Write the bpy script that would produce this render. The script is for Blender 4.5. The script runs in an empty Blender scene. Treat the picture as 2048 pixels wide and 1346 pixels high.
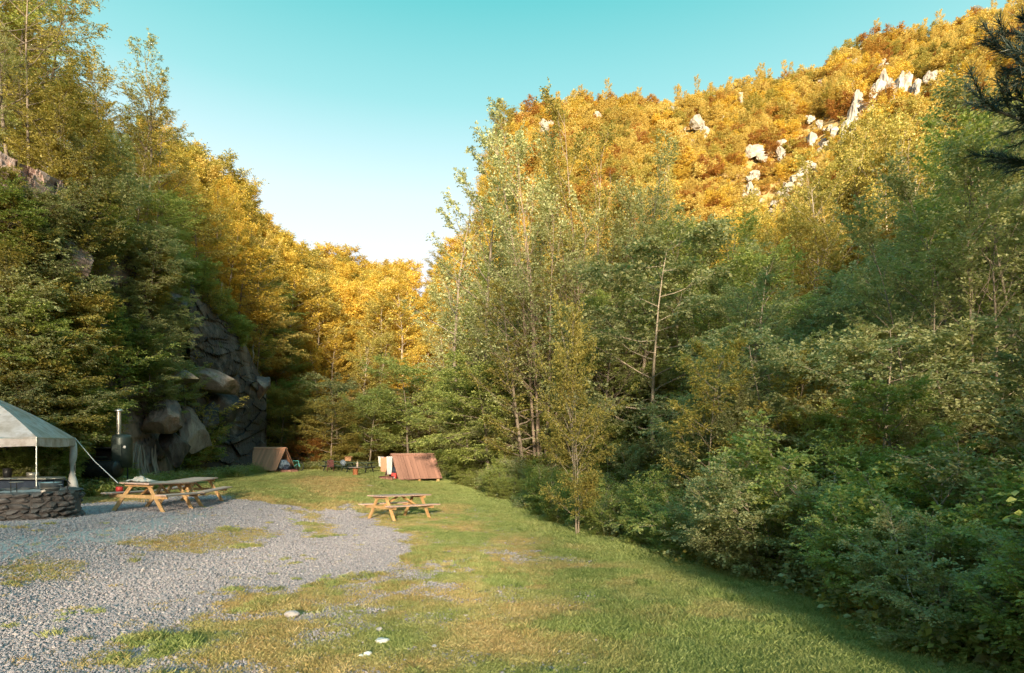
import bpy, math, random
import numpy as np
from math import radians as R, sin, cos, pi
from mathutils import Vector, Matrix

random.seed(7); RNG = np.random.default_rng(7)
scene = bpy.context.scene
COL = scene.collection

# ------------------------------------------------------------------ camera, sky, sun, exposure
EYE = 1.65
FPX = 1200.0
HORIZON = 885.0          # photo row of the horizon; verticals stay upright, so the lens is shifted, not tilted
cam_d = bpy.data.cameras.new('camera'); cam = bpy.data.objects.new('camera', cam_d); COL.objects.link(cam)
cam.location = (0, 0, EYE); cam.rotation_euler = (pi / 2, 0, 0)
cam_d.sensor_width = 36; cam_d.lens = 36 * FPX / 2048; cam_d.shift_y = (HORIZON - 673) / 2048; cam_d.clip_end = 2000; cam_d.clip_start = 0.05
scene.camera = cam

SUN_EL, SUN_AZ = R(13), R(176)      # azimuth clockwise from +Y: almost straight behind the camera
world = bpy.data.worlds.new('World'); scene.world = world; world.use_nodes = True
wn, wl = world.node_tree.nodes, world.node_tree.links
wn.clear()
w_out = wn.new('ShaderNodeOutputWorld'); w_bg = wn.new('ShaderNodeBackground')
sky = wn.new('ShaderNodeTexSky'); sky.sky_type = 'NISHITA'; sky.sun_disc = False
sky.sun_elevation = SUN_EL; sky.sun_rotation = SUN_AZ
tc = wn.new('ShaderNodeTexCoord'); sx = wn.new('ShaderNodeSeparateXYZ')
wl.new(tc.outputs['Generated'], sx.inputs[0])
ramp = wn.new('ShaderNodeValToRGB'); wl.new(sx.outputs['Z'], ramp.inputs[0])
def lin(r, g, b):
    f = lambda c: ((c / 255 + .055) / 1.055) ** 2.4 if c > 10 else c / 255 / 12.92
    return (f(r), f(g), f(b), 1)
els = ramp.color_ramp.elements
els[0].position = 0.0; els[0].color = lin(252, 244, 250)
els[1].position = 1.0; els[1].color = lin(125, 194, 210)
for p, c in ((.25, lin(247, 248, 255)), (.375, lin(218, 238, 240)), (.49, lin(150, 216, 214)), (.60, lin(90, 196, 194)), (.8, lin(104, 194, 202))):
    e = els.new(p); e.color = c
vm = wn.new('ShaderNodeVectorMath'); vm.operation = 'SCALE'; vm.inputs['Scale'].default_value = 2.7
wl.new(ramp.outputs[0], vm.inputs[0])
mixs = wn.new('ShaderNodeMix'); mixs.data_type = 'RGBA'; mixs.inputs[0].default_value = 0.10
wl.new(vm.outputs[0], mixs.inputs[6]); wl.new(sky.outputs[0], mixs.inputs[7])
wl.new(mixs.outputs[2], w_bg.inputs[0]); w_bg.inputs[1].default_value = 0.12
wl.new(w_bg.outputs[0], w_out.inputs[0])

sun_d = bpy.data.lights.new('sun', 'SUN'); sun_d.energy = 5.0; sun_d.angle = R(4); sun_d.color = (1.0, 0.84, 0.58)
sun = bpy.data.objects.new('sun', sun_d); COL.objects.link(sun)
sdir = Vector((sin(SUN_AZ) * cos(SUN_EL), cos(SUN_AZ) * cos(SUN_EL), sin(SUN_EL)))
sun.rotation_euler = (-sdir).to_track_quat('-Z', 'Y').to_euler(); sun.location = (5, -30, 40)
scene.view_settings.view_transform = 'Standard'; scene.view_settings.look = 'None'
scene.view_settings.exposure = 1.9; scene.view_settings.gamma = 1; scene.view_settings.use_curve_mapping = False
scene.cycles.max_bounces = 7; scene.cycles.diffuse_bounces = 5; scene.cycles.glossy_bounces = 2
scene.cycles.transmission_bounces = 5; scene.cycles.transparent_max_bounces = 8
scene.cycles.caustics_reflective = False; scene.cycles.caustics_refractive = False
scene.cycles.sample_clamp_indirect = 6

# ------------------------------------------------------------------ small maths helpers
def ray(px, row):
    return np.array([(px - 1024) / FPX, 1.0, (HORIZON - row) / FPX])
def at(px, row, Y):                       # the point at forward distance Y seen at a photo position
    d = ray(px, row); t = Y / d[1]
    return Vector((d[0] * t, Y, EYE + d[2] * t))
_tabs = {}
def _tab(seed):
    if seed not in _tabs: _tabs[seed] = np.random.default_rng(1000 + seed).random((128, 128)).astype(np.float64)
    return _tabs[seed]
def vnoise(x, y, seed=0):
    t = _tab(seed); xi = np.floor(x).astype(int); yi = np.floor(y).astype(int)
    fx, fy = x - xi, y - yi; fx = fx * fx * (3 - 2 * fx); fy = fy * fy * (3 - 2 * fy)
    a, b = t[xi % 128, yi % 128], t[(xi + 1) % 128, yi % 128]
    c, d = t[xi % 128, (yi + 1) % 128], t[(xi + 1) % 128, (yi + 1) % 128]
    return (a * (1 - fx) + b * fx) * (1 - fy) + (c * (1 - fx) + d * fx) * fy
def fbm(x, y, seed=0, octv=4):
    x = np.asarray(x, float); y = np.asarray(y, float); s = 0; a = .5
    for k in range(octv):
        s = s + a * vnoise(x * 2 ** k + 17.3 * k, y * 2 ** k + 5.1 * k, seed + k); a *= .5
    return s / (1 - .5 ** octv)
def ss(t): t = np.clip(t, 0, 1); return t * t * (3 - 2 * t)

# ------------------------------------------------------------------ terrain
TH, RF, RC, ZC, JJ = [], [], [], [], []
for px, row, rc, th, rf, j in (
        (0, -40, 50, 14, 27.6, 11), (100, 20, 52, 14, 29, 11), (200, 70, 55, 17, 31.5, 11), (300, 150, 62, 16, 35, 11),
        (400, 265, 80, 16, 41.7, 11), (480, 345, 88, 16, 47, 9), (530, 395, 90, 16, 53, 6), (552, 430, 92, 13, 56, 1),
        (600, 465, 94, 13, 57, 0), (700, 490, 98, 13, 60, 0), (800, 510, 100, 12, 61, 0), (845, 560, 100, 10, 60, 0),
        (900, 500, 100, 11, 58, 0), (960, 430, 102, 11, 57, 0), (1020, 250, 104, 2, 55, 0), (1080, 205, 106, 2, 54, 0),
        (1180, 185, 108, 2, 53, 0), (1330, 195, 114, 2, 52, 0), (1500, 155, 120, 2, 50, 0), (1640, 132, 124, 2, 48, 0),
        (1700, 72, 126, 2, 47, 0), (1880, 50, 128, 2, 43, 0), (2048, 5, 122, 2, 38, 0)):
    d = ray(px, row); h = math.hypot(d[0], d[1])
    TH.append(math.atan2(d[0], d[1])); RF.append(rf); RC.append(rc); JJ.append(j); ZC.append(EYE + d[2] / h * rc - th)
for deg, rf, rc, zc in ((-180, 30, 48, 10), (-150, 30, 48, 11), (-110, 28, 50, 8), (-80, 26, 48, 16), (-62, 25, 48, 26),
                        (55, 30, 100, 60), (80, 26, 70, 45), (110, 28, 60, 18), (150, 30, 48, 10), (180, 30, 48, 10)):
    TH.append(R(deg)); RF.append(rf); RC.append(rc); ZC.append(zc); JJ.append(0 if deg > -60 or deg < -100 else 6)
_o = np.argsort(TH); TH, RF, RC, ZC, JJ = (np.array(a)[_o] for a in (TH, RF, RC, ZC, JJ))
EY = np.array([-60, 0, 5, 7.7, 14.8, 25, 40, 60]); EX = np.array([6, 3.5, 3.45, 3.5, 1.7, -.6, -4, -8])
def edge_x(y): return np.interp(y, EY, EX)
def T(x, y):
    x = np.asarray(x, float); y = np.asarray(y, float)
    r = np.hypot(x, y); th = np.arctan2(x, y)
    rf, rc, zc, jj = (np.interp(th, TH, a) for a in (RF, RC, ZC, JJ))
    b = -.042 * np.clip(y, 0, 18) - .012 * np.clip(y - 18, 0, 22) + .5 * ss((-5 - x) / 5) * ss(y / 6)
    b = b - 1.1 * ss((x - edge_x(y) - .3) / 4.5) * ss((48 - y) / 8) * ss((y + 2) / 3)
    b = b + (fbm(x * .45, y * .45, 3) - .5) * .09 * ss((r - 2) / 6)
    t = np.clip((r - rf) / (rc - rf), 0, 1)
    h = jj * ss((r - rf) / 2.2) + (zc - jj) * (0.85 * t + .15 * ss(t))
    h = h + (fbm(x * .07, y * .07, 8) - .5) * 9 * np.sin(t * pi) * np.clip((rc - rf) / 60, 0, 1)
    h = h - .25 * np.clip(r - rc, 0, 200)
    return b + h
def Tz(x, y): return float(T(x, y))
def on(x, y, dz=0): return Vector((x, y, Tz(x, y) + dz))
def hit(px, row, r0=3):                    # where the sight line meets the terrain
    d = ray(px, row); t = r0
    while t < 200:
        if EYE + d[2] * t < Tz(d[0] * t, d[1] * t): break
        t *= 1.004
    return Vector((d[0] * t, d[1] * t, Tz(d[0] * t, d[1] * t)))

# ------------------------------------------------------------------ materials
def newmat(name):
    m = bpy.data.materials.new(name); m.use_nodes = True
    return m, m.node_tree.nodes, m.node_tree.links, m.node_tree.nodes['Principled BSDF']
def noise_node(N, L, scale, detail=4, vec=None, rough=.6, stretch=None):
    n = N.new('ShaderNodeTexNoise'); n.inputs['Scale'].default_value = scale; n.inputs['Detail'].default_value = detail
    n.inputs['Roughness'].default_value = rough
    t = N.new('ShaderNodeTexCoord') if vec is None else None
    src = t.outputs['Object'] if vec is None else vec
    if stretch:
        mp = N.new('ShaderNodeMapping'); mp.inputs['Scale'].default_value = stretch; L.new(src, mp.inputs[0]); src = mp.outputs[0]
    L.new(src, n.inputs['Vector']); return n
def rampn(N, L, src, stops):
    r = N.new('ShaderNodeValToRGB'); e = r.color_ramp.elements
    e[0].position, e[0].color = stops[0][0], (*stops[0][1], 1)
    e[1].position, e[1].color = stops[-1][0], (*stops[-1][1], 1)
    for p, c in stops[1:-1]: q = e.new(p); q.color = (*c, 1)
    L.new(src, r.inputs[0]); return r
def mixc(N, L, f, a, b, mode='MIX'):
    m = N.new('ShaderNodeMix'); m.data_type = 'RGBA'; m.blend_type = mode
    for s, v in ((0, f), (6, a), (7, b)):
        if hasattr(v, 'is_linked') or hasattr(v, 'links'): L.new(v, m.inputs[s])
        elif s == 0: m.inputs[0].default_value = v
        else: m.inputs[s].default_value = (*v, 1)
    return m.outputs[2]
def bump(N, L, src, P, strength=.4, dist=.02):
    b = N.new('ShaderNodeBump'); b.inputs['Strength'].default_value = strength; b.inputs['Distance'].default_value = dist
    L.new(src, b.inputs['Height']); L.new(b.outputs[0], P.inputs['Normal']); return b
def simple(name, c1, c2, scale=8, rough=.7, stretch=None, metal=0, bs=.3, bd=.01):
    m, N, L, P = newmat(name)
    n = noise_node(N, L, scale, 6, stretch=stretch)
    r = rampn(N, L, n.outputs[0], ((.3, c1), (.7, c2)))
    oi = N.new('ShaderNodeObjectInfo')
    mr = N.new('ShaderNodeMapRange'); mr.inputs[3].default_value = .82; mr.inputs[4].default_value = 1.15
    L.new(oi.outputs['Random'], mr.inputs[0])
    v = N.new('ShaderNodeVectorMath'); v.operation = 'SCALE'; L.new(r.outputs[0], v.inputs[0]); L.new(mr.outputs[0], v.inputs['Scale'])
    L.new(v.outputs[0], P.inputs['Base Color']); P.inputs['Roughness'].default_value = rough; P.inputs['Metallic'].default_value = metal
    bump(N, L, n.outputs[0], P, bs, bd); return m
def leafmat(name, cols, transl=.42, rough=.45, spec=.35):
    """leaf colours picked leaf by leaf (attribute tint) and tree by tree (object random)"""
    m, N, L, P = newmat(name)
    a = N.new('ShaderNodeAttribute'); a.attribute_name = 'tint'
    oi = N.new('ShaderNodeObjectInfo')
    mm = N.new('ShaderNodeMath'); mm.operation = 'MULTIPLY_ADD'; mm.inputs[1].default_value = .6
    m2 = N.new('ShaderNodeMath'); m2.operation = 'MULTIPLY'; m2.inputs[1].default_value = .4
    L.new(oi.outputs['Random'], m2.inputs[0]); L.new(a.outputs['Fac'], mm.inputs[0]); L.new(m2.outputs[0], mm.inputs[2])
    n = len(cols)
    r = rampn(N, L, mm.outputs[0], [(.08 + .84 * i / (n - 1), c) for i, c in enumerate(cols)])
    L.new(r.outputs[0], P.inputs['Base Color']); P.inputs['Roughness'].default_value = rough
    P.inputs['Specular IOR Level'].default_value = spec
    tr = N.new('ShaderNodeBsdfTranslucent'); L.new(mixc(N, L, 1.0, r.outputs[0], (1.25, 1.2, .7), 'MULTIPLY'), tr.inputs[0])
    ms = N.new('ShaderNodeMixShader'); ms.inputs[0].default_value = transl
    L.new(P.outputs[0], ms.inputs[1]); L.new(tr.outputs[0], ms.inputs[2])
    L.new(ms.outputs[0], N['Material Output'].inputs[0]); return m
M = {}
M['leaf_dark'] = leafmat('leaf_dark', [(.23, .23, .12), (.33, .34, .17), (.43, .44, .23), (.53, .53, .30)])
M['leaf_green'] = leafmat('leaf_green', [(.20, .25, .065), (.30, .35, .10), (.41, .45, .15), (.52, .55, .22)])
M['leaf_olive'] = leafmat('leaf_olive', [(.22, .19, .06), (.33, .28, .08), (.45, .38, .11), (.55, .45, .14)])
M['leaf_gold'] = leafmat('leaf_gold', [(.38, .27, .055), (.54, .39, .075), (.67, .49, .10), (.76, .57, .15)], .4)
M['leaf_ochre'] = leafmat('leaf_ochre', [(.36, .27, .09), (.50, .38, .12), (.62, .48, .15), (.70, .56, .22)], .35)
M['leaf_rust'] = leafmat('leaf_rust', [(.24, .10, .04), (.36, .17, .05), (.44, .25, .06), (.40, .30, .09)])
M['needle'] = leafmat('needle', [(.03, .05, .045), (.05, .08, .07), (.08, .11, .09), (.12, .15, .12)], .15, .4)
M['bark'] = simple('bark', (.09, .07, .055), (.24, .19, .15), 6, .9, (1, 1, .25), bs=.6, bd=.02)
M['bark_pale'] = simple('bark_pale', (.20, .16, .12), (.42, .34, .27), 8, .85, (1, 1, .3), bs=.5)
M['bark_red'] = simple('bark_red', (.15, .11, .085), (.31, .23, .18), 8, .9, (1, 1, .3), bs=.5)

# ------------------------------------------------------------------ mesh helpers
class MB:
    def __init__(s): s.v = []; s.f = []
    def add(s, vs, fs):
        o = len(s.v); s.v += [tuple(p) for p in vs]; s.f += [tuple(i + o for i in f) for f in fs]; return s
    def box(s, sx_, sy_, sz_, c=(0, 0, 0), rot=None, jit=0):
        m = rot or Matrix.Identity(3); vs = []
        for z in (-.5, .5):
            for x, y in ((-.5, -.5), (.5, -.5), (.5, .5), (-.5, .5)):
                p = Vector((x * sx_, y * sy_, z * sz_)) + Vector((random.uniform(-jit, jit), random.uniform(-jit, jit), random.uniform(-jit, jit)))
                vs.append(m @ p + Vector(c))
        return s.add(vs, [(0, 3, 2, 1), (4, 5, 6, 7), (0, 1, 5, 4), (1, 2, 6, 5), (2, 3, 7, 6), (3, 0, 4, 7)])
    def beam(s, a, b, w, h, up=(0, 0, 1)):       # a board from a to b, w across, h thick
        a, b = Vector(a), Vector(b); d = (b - a); l = d.length; d.normalize(); u = Vector(up)
        x = d.cross(u).normalized(); z = x.cross(d).normalized()
        return s.box(w, l, h, (a + b) / 2, Matrix((x, d, z)).transposed())
    def tube(s, pts, rad, n=8, caps=True):
        pts = [Vector(p) for p in pts]
        if not hasattr(rad, '__len__'): rad = [rad] * len(pts)
        vs, fs = [], []; px_ = None
        for i, p in enumerate(pts):
            d = (pts[min(i + 1, len(pts) - 1)] - pts[max(i - 1, 0)]).normalized()
            if px_ is None: px_ = d.orthogonal().normalized()
            px_ = (px_ - d * px_.dot(d)).normalized(); q = d.cross(px_)
            for k in range(n):
                a = 2 * pi * k / n; vs.append(p + (px_ * cos(a) + q * sin(a)) * rad[i])
        for i in range(len(pts) - 1):
            for k in range(n):
                fs.append((i * n + k, i * n + (k + 1) % n, (i + 1) * n + (k + 1) % n, (i + 1) * n + k))
        if caps: fs.append(tuple(range(n))[::-1]); fs.append(tuple((len(pts) - 1) * n + k for k in range(n)))
        return s.add(vs, fs)
    def lathe(s, prof, n=24, c=(0, 0, 0), rot=None):
        m = rot or Matrix.Identity(3); vs, fs = [], []
        for r_, z in prof:
            for k in range(n): a = 2 * pi * k / n; vs.append(m @ Vector((r_ * cos(a), r_ * sin(a), z)) + Vector(c))
        for i in range(len(prof) - 1):
            for k in range(n): fs.append((i * n + k, i * n + (k + 1) % n, (i + 1) * n + (k + 1) % n, (i + 1) * n + k))
        return s.add(vs, fs)
    def build(s, name, mat, parent=None, smooth=False, bevel=0):
        me = bpy.data.meshes.new(name); me.from_pydata(s.v, [], s.f); me.update()
        o = mk(name, me, mat, parent)
        if smooth: me.polygons.foreach_set('use_smooth', [True] * len(me.polygons))
        if bevel:
            b = o.modifiers.new('bevel', 'BEVEL'); b.width = bevel; b.segments = 1
        return o
def mk(name, me, mat=None, parent=None):
    o = bpy.data.objects.new(name, me); COL.objects.link(o)
    if mat is not None and not me.materials: me.materials.append(mat)
    if parent is not None: o.parent = parent
    return o
def tag(o, label=None, cat=None, group=None, kind=None):
    for k, v in (('label', label), ('category', cat), ('group', group), ('kind', kind)):
        if v: o[k] = v
    return o
def thing(name, loc, label, cat, group=None, rz=0):
    o = bpy.data.objects.new(name, None); COL.objects.link(o); o.location = loc; o.rotation_euler = (0, 0, rz)
    o.empty_display_size = .2
    return tag(o, label, cat, group)
def kids(o): return list(o.children)
def dup(root, loc, rz=0, scale=None, label=None, group=None):
    r = root.copy(); COL.objects.link(r); r.location = loc; r.rotation_euler = (0, 0, rz)
    if scale is not None: r.scale = scale if hasattr(scale, '__len__') else (scale,) * 3
    if label: r['label'] = label
    if group: r['group'] = group
    for ch in kids(root):
        c = ch.copy(); COL.objects.link(c); c.parent = r
        for g in kids(ch): e = g.copy(); COL.objects.link(e); e.parent = c
    return r
def quads_mesh(name, V, tint=None, mat=None):
    """V: (n,4,3) array of quads"""
    n = len(V); me = bpy.data.meshes.new(name)
    me.vertices.add(n * 4); me.vertices.foreach_set('co', V.reshape(-1).astype(np.float32))
    me.loops.add(n * 4); me.loops.foreach_set('vertex_index', np.arange(n * 4, dtype=np.int32))
    me.polygons.add(n); me.polygons.foreach_set('loop_start', np.arange(0, n * 4, 4, dtype=np.int32))
    me.update(calc_edges=True); me.validate()
    if tint is not None:
        a = me.attributes.new('tint', 'FLOAT', 'POINT'); a.data.foreach_set('value', np.repeat(tint, 4).astype(np.float32))
    if mat: me.materials.append(mat)
    return me
def grid_mesh(name, P, mat, smooth=True, closed=False):
    """P: (a,b,3) grid"""
    a, b = P.shape[:2]; me = bpy.data.meshes.new(name)
    me.vertices.add(a * b); me.vertices.foreach_set('co', P.reshape(-1).astype(np.float32))
    i, j = np.meshgrid(np.arange(a if closed else a - 1), np.arange(b - 1), indexing='ij')
    i2 = (i + 1) % a
    F = np.stack([i * b + j, i * b + j + 1, i2 * b + j + 1, i2 * b + j], -1).reshape(-1, 4)
    n = len(F); me.loops.add(n * 4); me.loops.foreach_set('vertex_index', F.reshape(-1).astype(np.int32))
    me.polygons.add(n); me.polygons.foreach_set('loop_start', np.arange(0, n * 4, 4, dtype=np.int32))
    me.update(calc_edges=True)
    me.polygons.foreach_set('use_smooth', np.full(n, smooth))
    me.materials.append(mat); return me

# ------------------------------------------------------------------ ground cover masks (world space outlines)
def outline(pts): return np.array([tuple(hit(px, row, 2))[:2] for px, row in pts])
def sdf(poly, X, Y):
    """signed distance, positive inside"""
    d = np.full(X.shape, 1e9); inside = np.zeros(X.shape, bool); n = len(poly)
    for i in range(n):
        ax, ay = poly[i]; bx, by = poly[(i + 1) % n]; ex, ey = bx - ax, by - ay
        t = np.clip(((X - ax) * ex + (Y - ay) * ey) / (ex * ex + ey * ey + 1e-9), 0, 1)
        d = np.minimum(d, np.hypot(X - ax - t * ex, Y - ay - t * ey))
        c = ((ay > Y) != (by > Y)) & (X < (bx - ax) * (Y - ay) / (by - ay + 1e-12) + ax); inside ^= c
    return np.where(inside, d, -d)
GRAVEL = outline([(-900, 1300), (-300, 1040), (150, 1008), (300, 998), (420, 990), (500, 1002), (580, 1012), (640, 1022), (690, 1008), (720, 1014),
                  (750, 1046), (800, 1066), (815, 1088), (850, 1110), (760, 1140), (690, 1162), (600, 1176), (470, 1188),
                  (430, 1226), (330, 1262), (240, 1290), (210, 1346), (150, 1500), (-400, 2400), (-3000, 2400)])
TONGUE = outline([(560, 1018), (600, 1030), (600, 1062), (640, 1080), (675, 1070), (650, 1040), (625, 1020)])
PATCH1 = outline([(210, 1082), (330, 1074), (430, 1058), (540, 1060), (520, 1092), (400, 1108), (300, 1100)])
PATCH2 = outline([(-40, 1135), (60, 1112), (150, 1128), (140, 1160), (20, 1170)])
SAND = outline([(-200, 1120), (0, 1078), (150, 1060), (260, 1046), (420, 1020), (430, 1034), (300, 1066), (190, 1088), (60, 1104), (-60, 1150)])
DRY1 = outline([(570, 968), (600, 952), (690, 956), (740, 962), (730, 985), (670, 1002), (620, 990)])
def masks(X, Y):
    w = (fbm(X * 1.6, Y * 1.6, 20) - .5) * 1.1 + (fbm(X * 7, Y * 7, 26) - .5) * .5
    g = ss((sdf(GRAVEL, X, Y) + w) / .5 + .5)
    for P_, k in ((TONGUE, .85), (PATCH1, .75), (PATCH2, .8)):
        g = g * (1 - k * ss((sdf(P_, X, Y) + w * .8) / .7 + .5))
    # thin, worn turf with stones showing through, between the gravel and the full lawn
    worn = ss((sdf(GRAVEL, X, Y) + 4.2) / 3.6) * ss((15 - np.hypot(X, Y)) / 5)
    g = np.maximum(g, worn * ss((fbm(X * 2.3, Y * 2.3, 33) - .48) / .12) * .65)
    s = ss((sdf(SAND, X, Y) + w * .5) / .4 + .5)
    dry = np.clip(fbm(X * .9, Y * .9, 40) * 2.9 - .88, 0, 1)
    e = edge_x(Y) - X
    dry = dry * ss(e / 3.0 + .1) * (1 - .75 * ss((Y - 20) / 6))
    dry = np.maximum(dry, .95 * ss((sdf(DRY1, X, Y) + w * 1.6) / 1.6 + .4))
    dry = np.maximum(dry, .8 * ss((sdf(GRAVEL, X, Y) + 1.2 + w) / 1.2))
    return g, s, dry

def hidden_ground():
    th = np.concatenate([np.arange(-180, -52, 2.0), np.arange(-52, 50, .32), np.arange(50, 180, 2.0)])
    rr = np.concatenate([[0.01, .6, 1.1], 1.5 * 1.0135 ** np.arange(0, 275), 62 * 1.03 ** np.arange(0, 36)])
    rr = np.unique(np.round(rr, 4)); rr = rr[rr < 175]
    TT, RR = np.meshgrid(np.radians(th), rr, indexing='ij')
    X, Y = RR * np.sin(TT), RR * np.cos(TT); Z = T(X, Y)
    near = RR < 60
    g = np.zeros_like(X); s = np.zeros_like(X); d = np.zeros_like(X)
    g[near], s[near], d[near] = masks(X[near], Y[near])
    fine = (RR < 14)
    Z = Z + fine * (fbm(X * 9, Y * 9, 50, 3) - .5) * .03
    m, N, L, P = newmat('ground')
    ag, asn, ad, af = (N.new('ShaderNodeAttribute') for _ in range(4))
    ag.attribute_name = 'gravel'; asn.attribute_name = 'sand'; ad.attribute_name = 'dry'; af.attribute_name = 'slope_cover'
    n1 = noise_node(N, L, 45, 3, rough=.7); n2 = noise_node(N, L, 3.2, 5); n3 = noise_node(N, L, 14, 4)
    vo = N.new('ShaderNodeTexVoronoi'); vo.inputs['Scale'].default_value = 34; t = N.new('ShaderNodeTexCoord')
    L.new(t.outputs['Object'], vo.inputs['Vector'])
    peb = rampn(N, L, vo.outputs['Color'], ((.15, (.27, .22, .24)), (.5, (.45, .37, .39)), (.85, (.60, .50, .53))))
    green = rampn(N, L, n1.outputs[0], ((.3, (.12, .13, .045)), (.55, (.24, .25, .08)), (.75, (.36, .36, .13))))
    dryc = rampn(N, L, n1.outputs[0], ((.3, (.24, .17, .08)), (.55, (.44, .32, .14)), (.75, (.60, .46, .24))))
    turf = mixc(N, L, ad.outputs['Fac'], green.outputs[0], dryc.outputs[0])
    a2 = N.new('ShaderNodeMath'); a2.operation = 'MULTIPLY_ADD'; a2.inputs[1].default_value = .9
    sub = N.new('ShaderNodeMath'); sub.operation = 'SUBTRACT'; sub.inputs[1].default_value = .5; L.new(n3.outputs[0], sub.inputs[0])
    L.new(sub.outputs[0], a2.inputs[0]); L.new(ag.outputs['Fac'], a2.inputs[2])
    r2 = rampn(N, L, a2.outputs[0], ((.38, (0, 0, 0)), (.62, (1, 1, 1))))
    base = mixc(N, L, r2.outputs[0], turf, peb.outputs[0])
    sandc = rampn(N, L, n2.outputs[0], ((.3, (.50, .41, .41)), (.7, (.64, .54, .53))))
    sm = N.new('ShaderNodeMath'); sm.operation = 'MULTIPLY'; sm.inputs[1].default_value = .85; L.new(asn.outputs['Fac'], sm.inputs[0])
    base = mixc(N, L, sm.outputs[0], base, sandc.outputs[0])
    hillc = rampn(N, L, n2.outputs[0], ((.3, (.16, .11, .05)), (.5, (.30, .21, .09)), (.7, (.44, .31, .13))))
    litter = rampn(N, L, n3.outputs[0], ((.3, (.045, .035, .02)), (.55, (.10, .07, .04)), (.75, (.17, .12, .07))))
    hl = mixc(N, L, af.outputs['Fac'], litter.outputs[0], hillc.outputs[0])
    ac = N.new('ShaderNodeAttribute'); ac.attribute_name = 'woods'
    fin = mixc(N, L, ac.outputs['Fac'], base, hl)
    L.new(fin, P.inputs['Base Color']); P.inputs['Roughness'].default_value = .95; P.inputs['Specular IOR Level'].default_value = .2
    add = N.new('ShaderNodeMath'); add.operation = 'ADD'; L.new(vo.outputs['Distance'], add.inputs[0]); L.new(n1.outputs[0], add.inputs[1])
    bump(N, L, add.outputs[0], P, .6, .015)
    me = grid_mesh('ground', np.stack([X, Y, Z], -1), m, closed=True)
    rf = np.interp(TT, TH, RF)
    woods = np.maximum(ss((RR - rf + 5) / 4), ss((X - edge_x(Y) - .4 + (fbm(X, Y, 60) - .5) * 1.5) / 1.0))
    cover = ss((RR - rf - 4) / 10)
    for nm, arr in (('gravel', g), ('sand', s), ('dry', d), ('woods', woods), ('slope_cover', cover)):
        at_ = me.attributes.new(nm, 'FLOAT', 'POINT'); at_.data.foreach_set('value', arr.reshape(-1).astype(np.float32))
    o = mk('ground', me); tag(o, 'gravel yard and worn lawn at the foot of the wooded quarry slopes', None, None, 'structure')
    return o
hidden_ground()

# ------------------------------------------------------------------ rocks and cliff
def rockmat(name, dark, mid, light, sc=.35, streak=(1, 1, .35)):
    m, N, L, P = newmat(name)
    n = noise_node(N, L, sc, 5, stretch=(1, 1, 1.0)); n2 = noise_node(N, L, sc * 9, 8, rough=.7, stretch=streak); n3 = noise_node(N, L, sc * 3, 4)
    c1 = rampn(N, L, n2.outputs[0], ((.3, dark), (.7, mid)))
    f = rampn(N, L, n.outputs[0], ((.50, (0, 0, 0)), (.60, (1, 1, 1))))
    c2 = mixc(N, L, n2.outputs[0], mid, light)
    c = mixc(N, L, f.outputs[0], c1.outputs[0], c2)
    moss = rampn(N, L, n3.outputs[0], ((.58, (0, 0, 0)), (.72, (.7, .7, .7))))
    c = mixc(N, L, moss.outputs[0], c, (.07, .085, .03))
    L.new(c, P.inputs['Base Color']); P.inputs['Roughness'].default_value = .75
    bump(N, L, n2.outputs[0], P, .9, .12); return m
M['cliff'] = rockmat('cliff_rock', (.07, .06, .065), (.22, .18, .19), (.62, .42, .35))
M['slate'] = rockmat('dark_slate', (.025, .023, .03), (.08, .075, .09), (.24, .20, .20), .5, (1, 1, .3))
M['boulder'] = rockmat('boulder_rock', (.14, .105, .10), (.33, .26, .245), (.50, .39, .35), .4)
M['limestone'] = rockmat('pale_limestone', (.17, .14, .115), (.33, .29, .25), (.50, .45, .40), .25)
def cell_disp(u, v, seed, nu, nv, amp):
    """blocky facets: nearest of jittered cells, each with its own offset and tilt"""
    g = np.random.default_rng(seed); tab = g.random((64, 64, 5))
    cu, cv = np.floor(u * nu).astype(int), np.floor(v * nv).astype(int)
    best = np.full(u.shape, 1e9); out = np.zeros(u.shape)
    for a in (-1, 0, 1):
        for b in (-1, 0, 1):
            t = tab[(cu + a) % 64, (cv + b) % 64]
            du = u * nu - (cu + a + t[..., 0]); dv = v * nv - (cv + b + t[..., 1]); d = du * du + dv * dv
            o = (t[..., 2] - .5) * amp + du * (t[..., 3] - .5) * amp * 1.6 + dv * (t[..., 4] - .5) * amp * 1.6
            out = np.where(d < best, o, out); best = np.minimum(best, d)
    return out
def px_theta(px, row=700): d = ray(px, row); return math.atan2(d[0], d[1])
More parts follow.
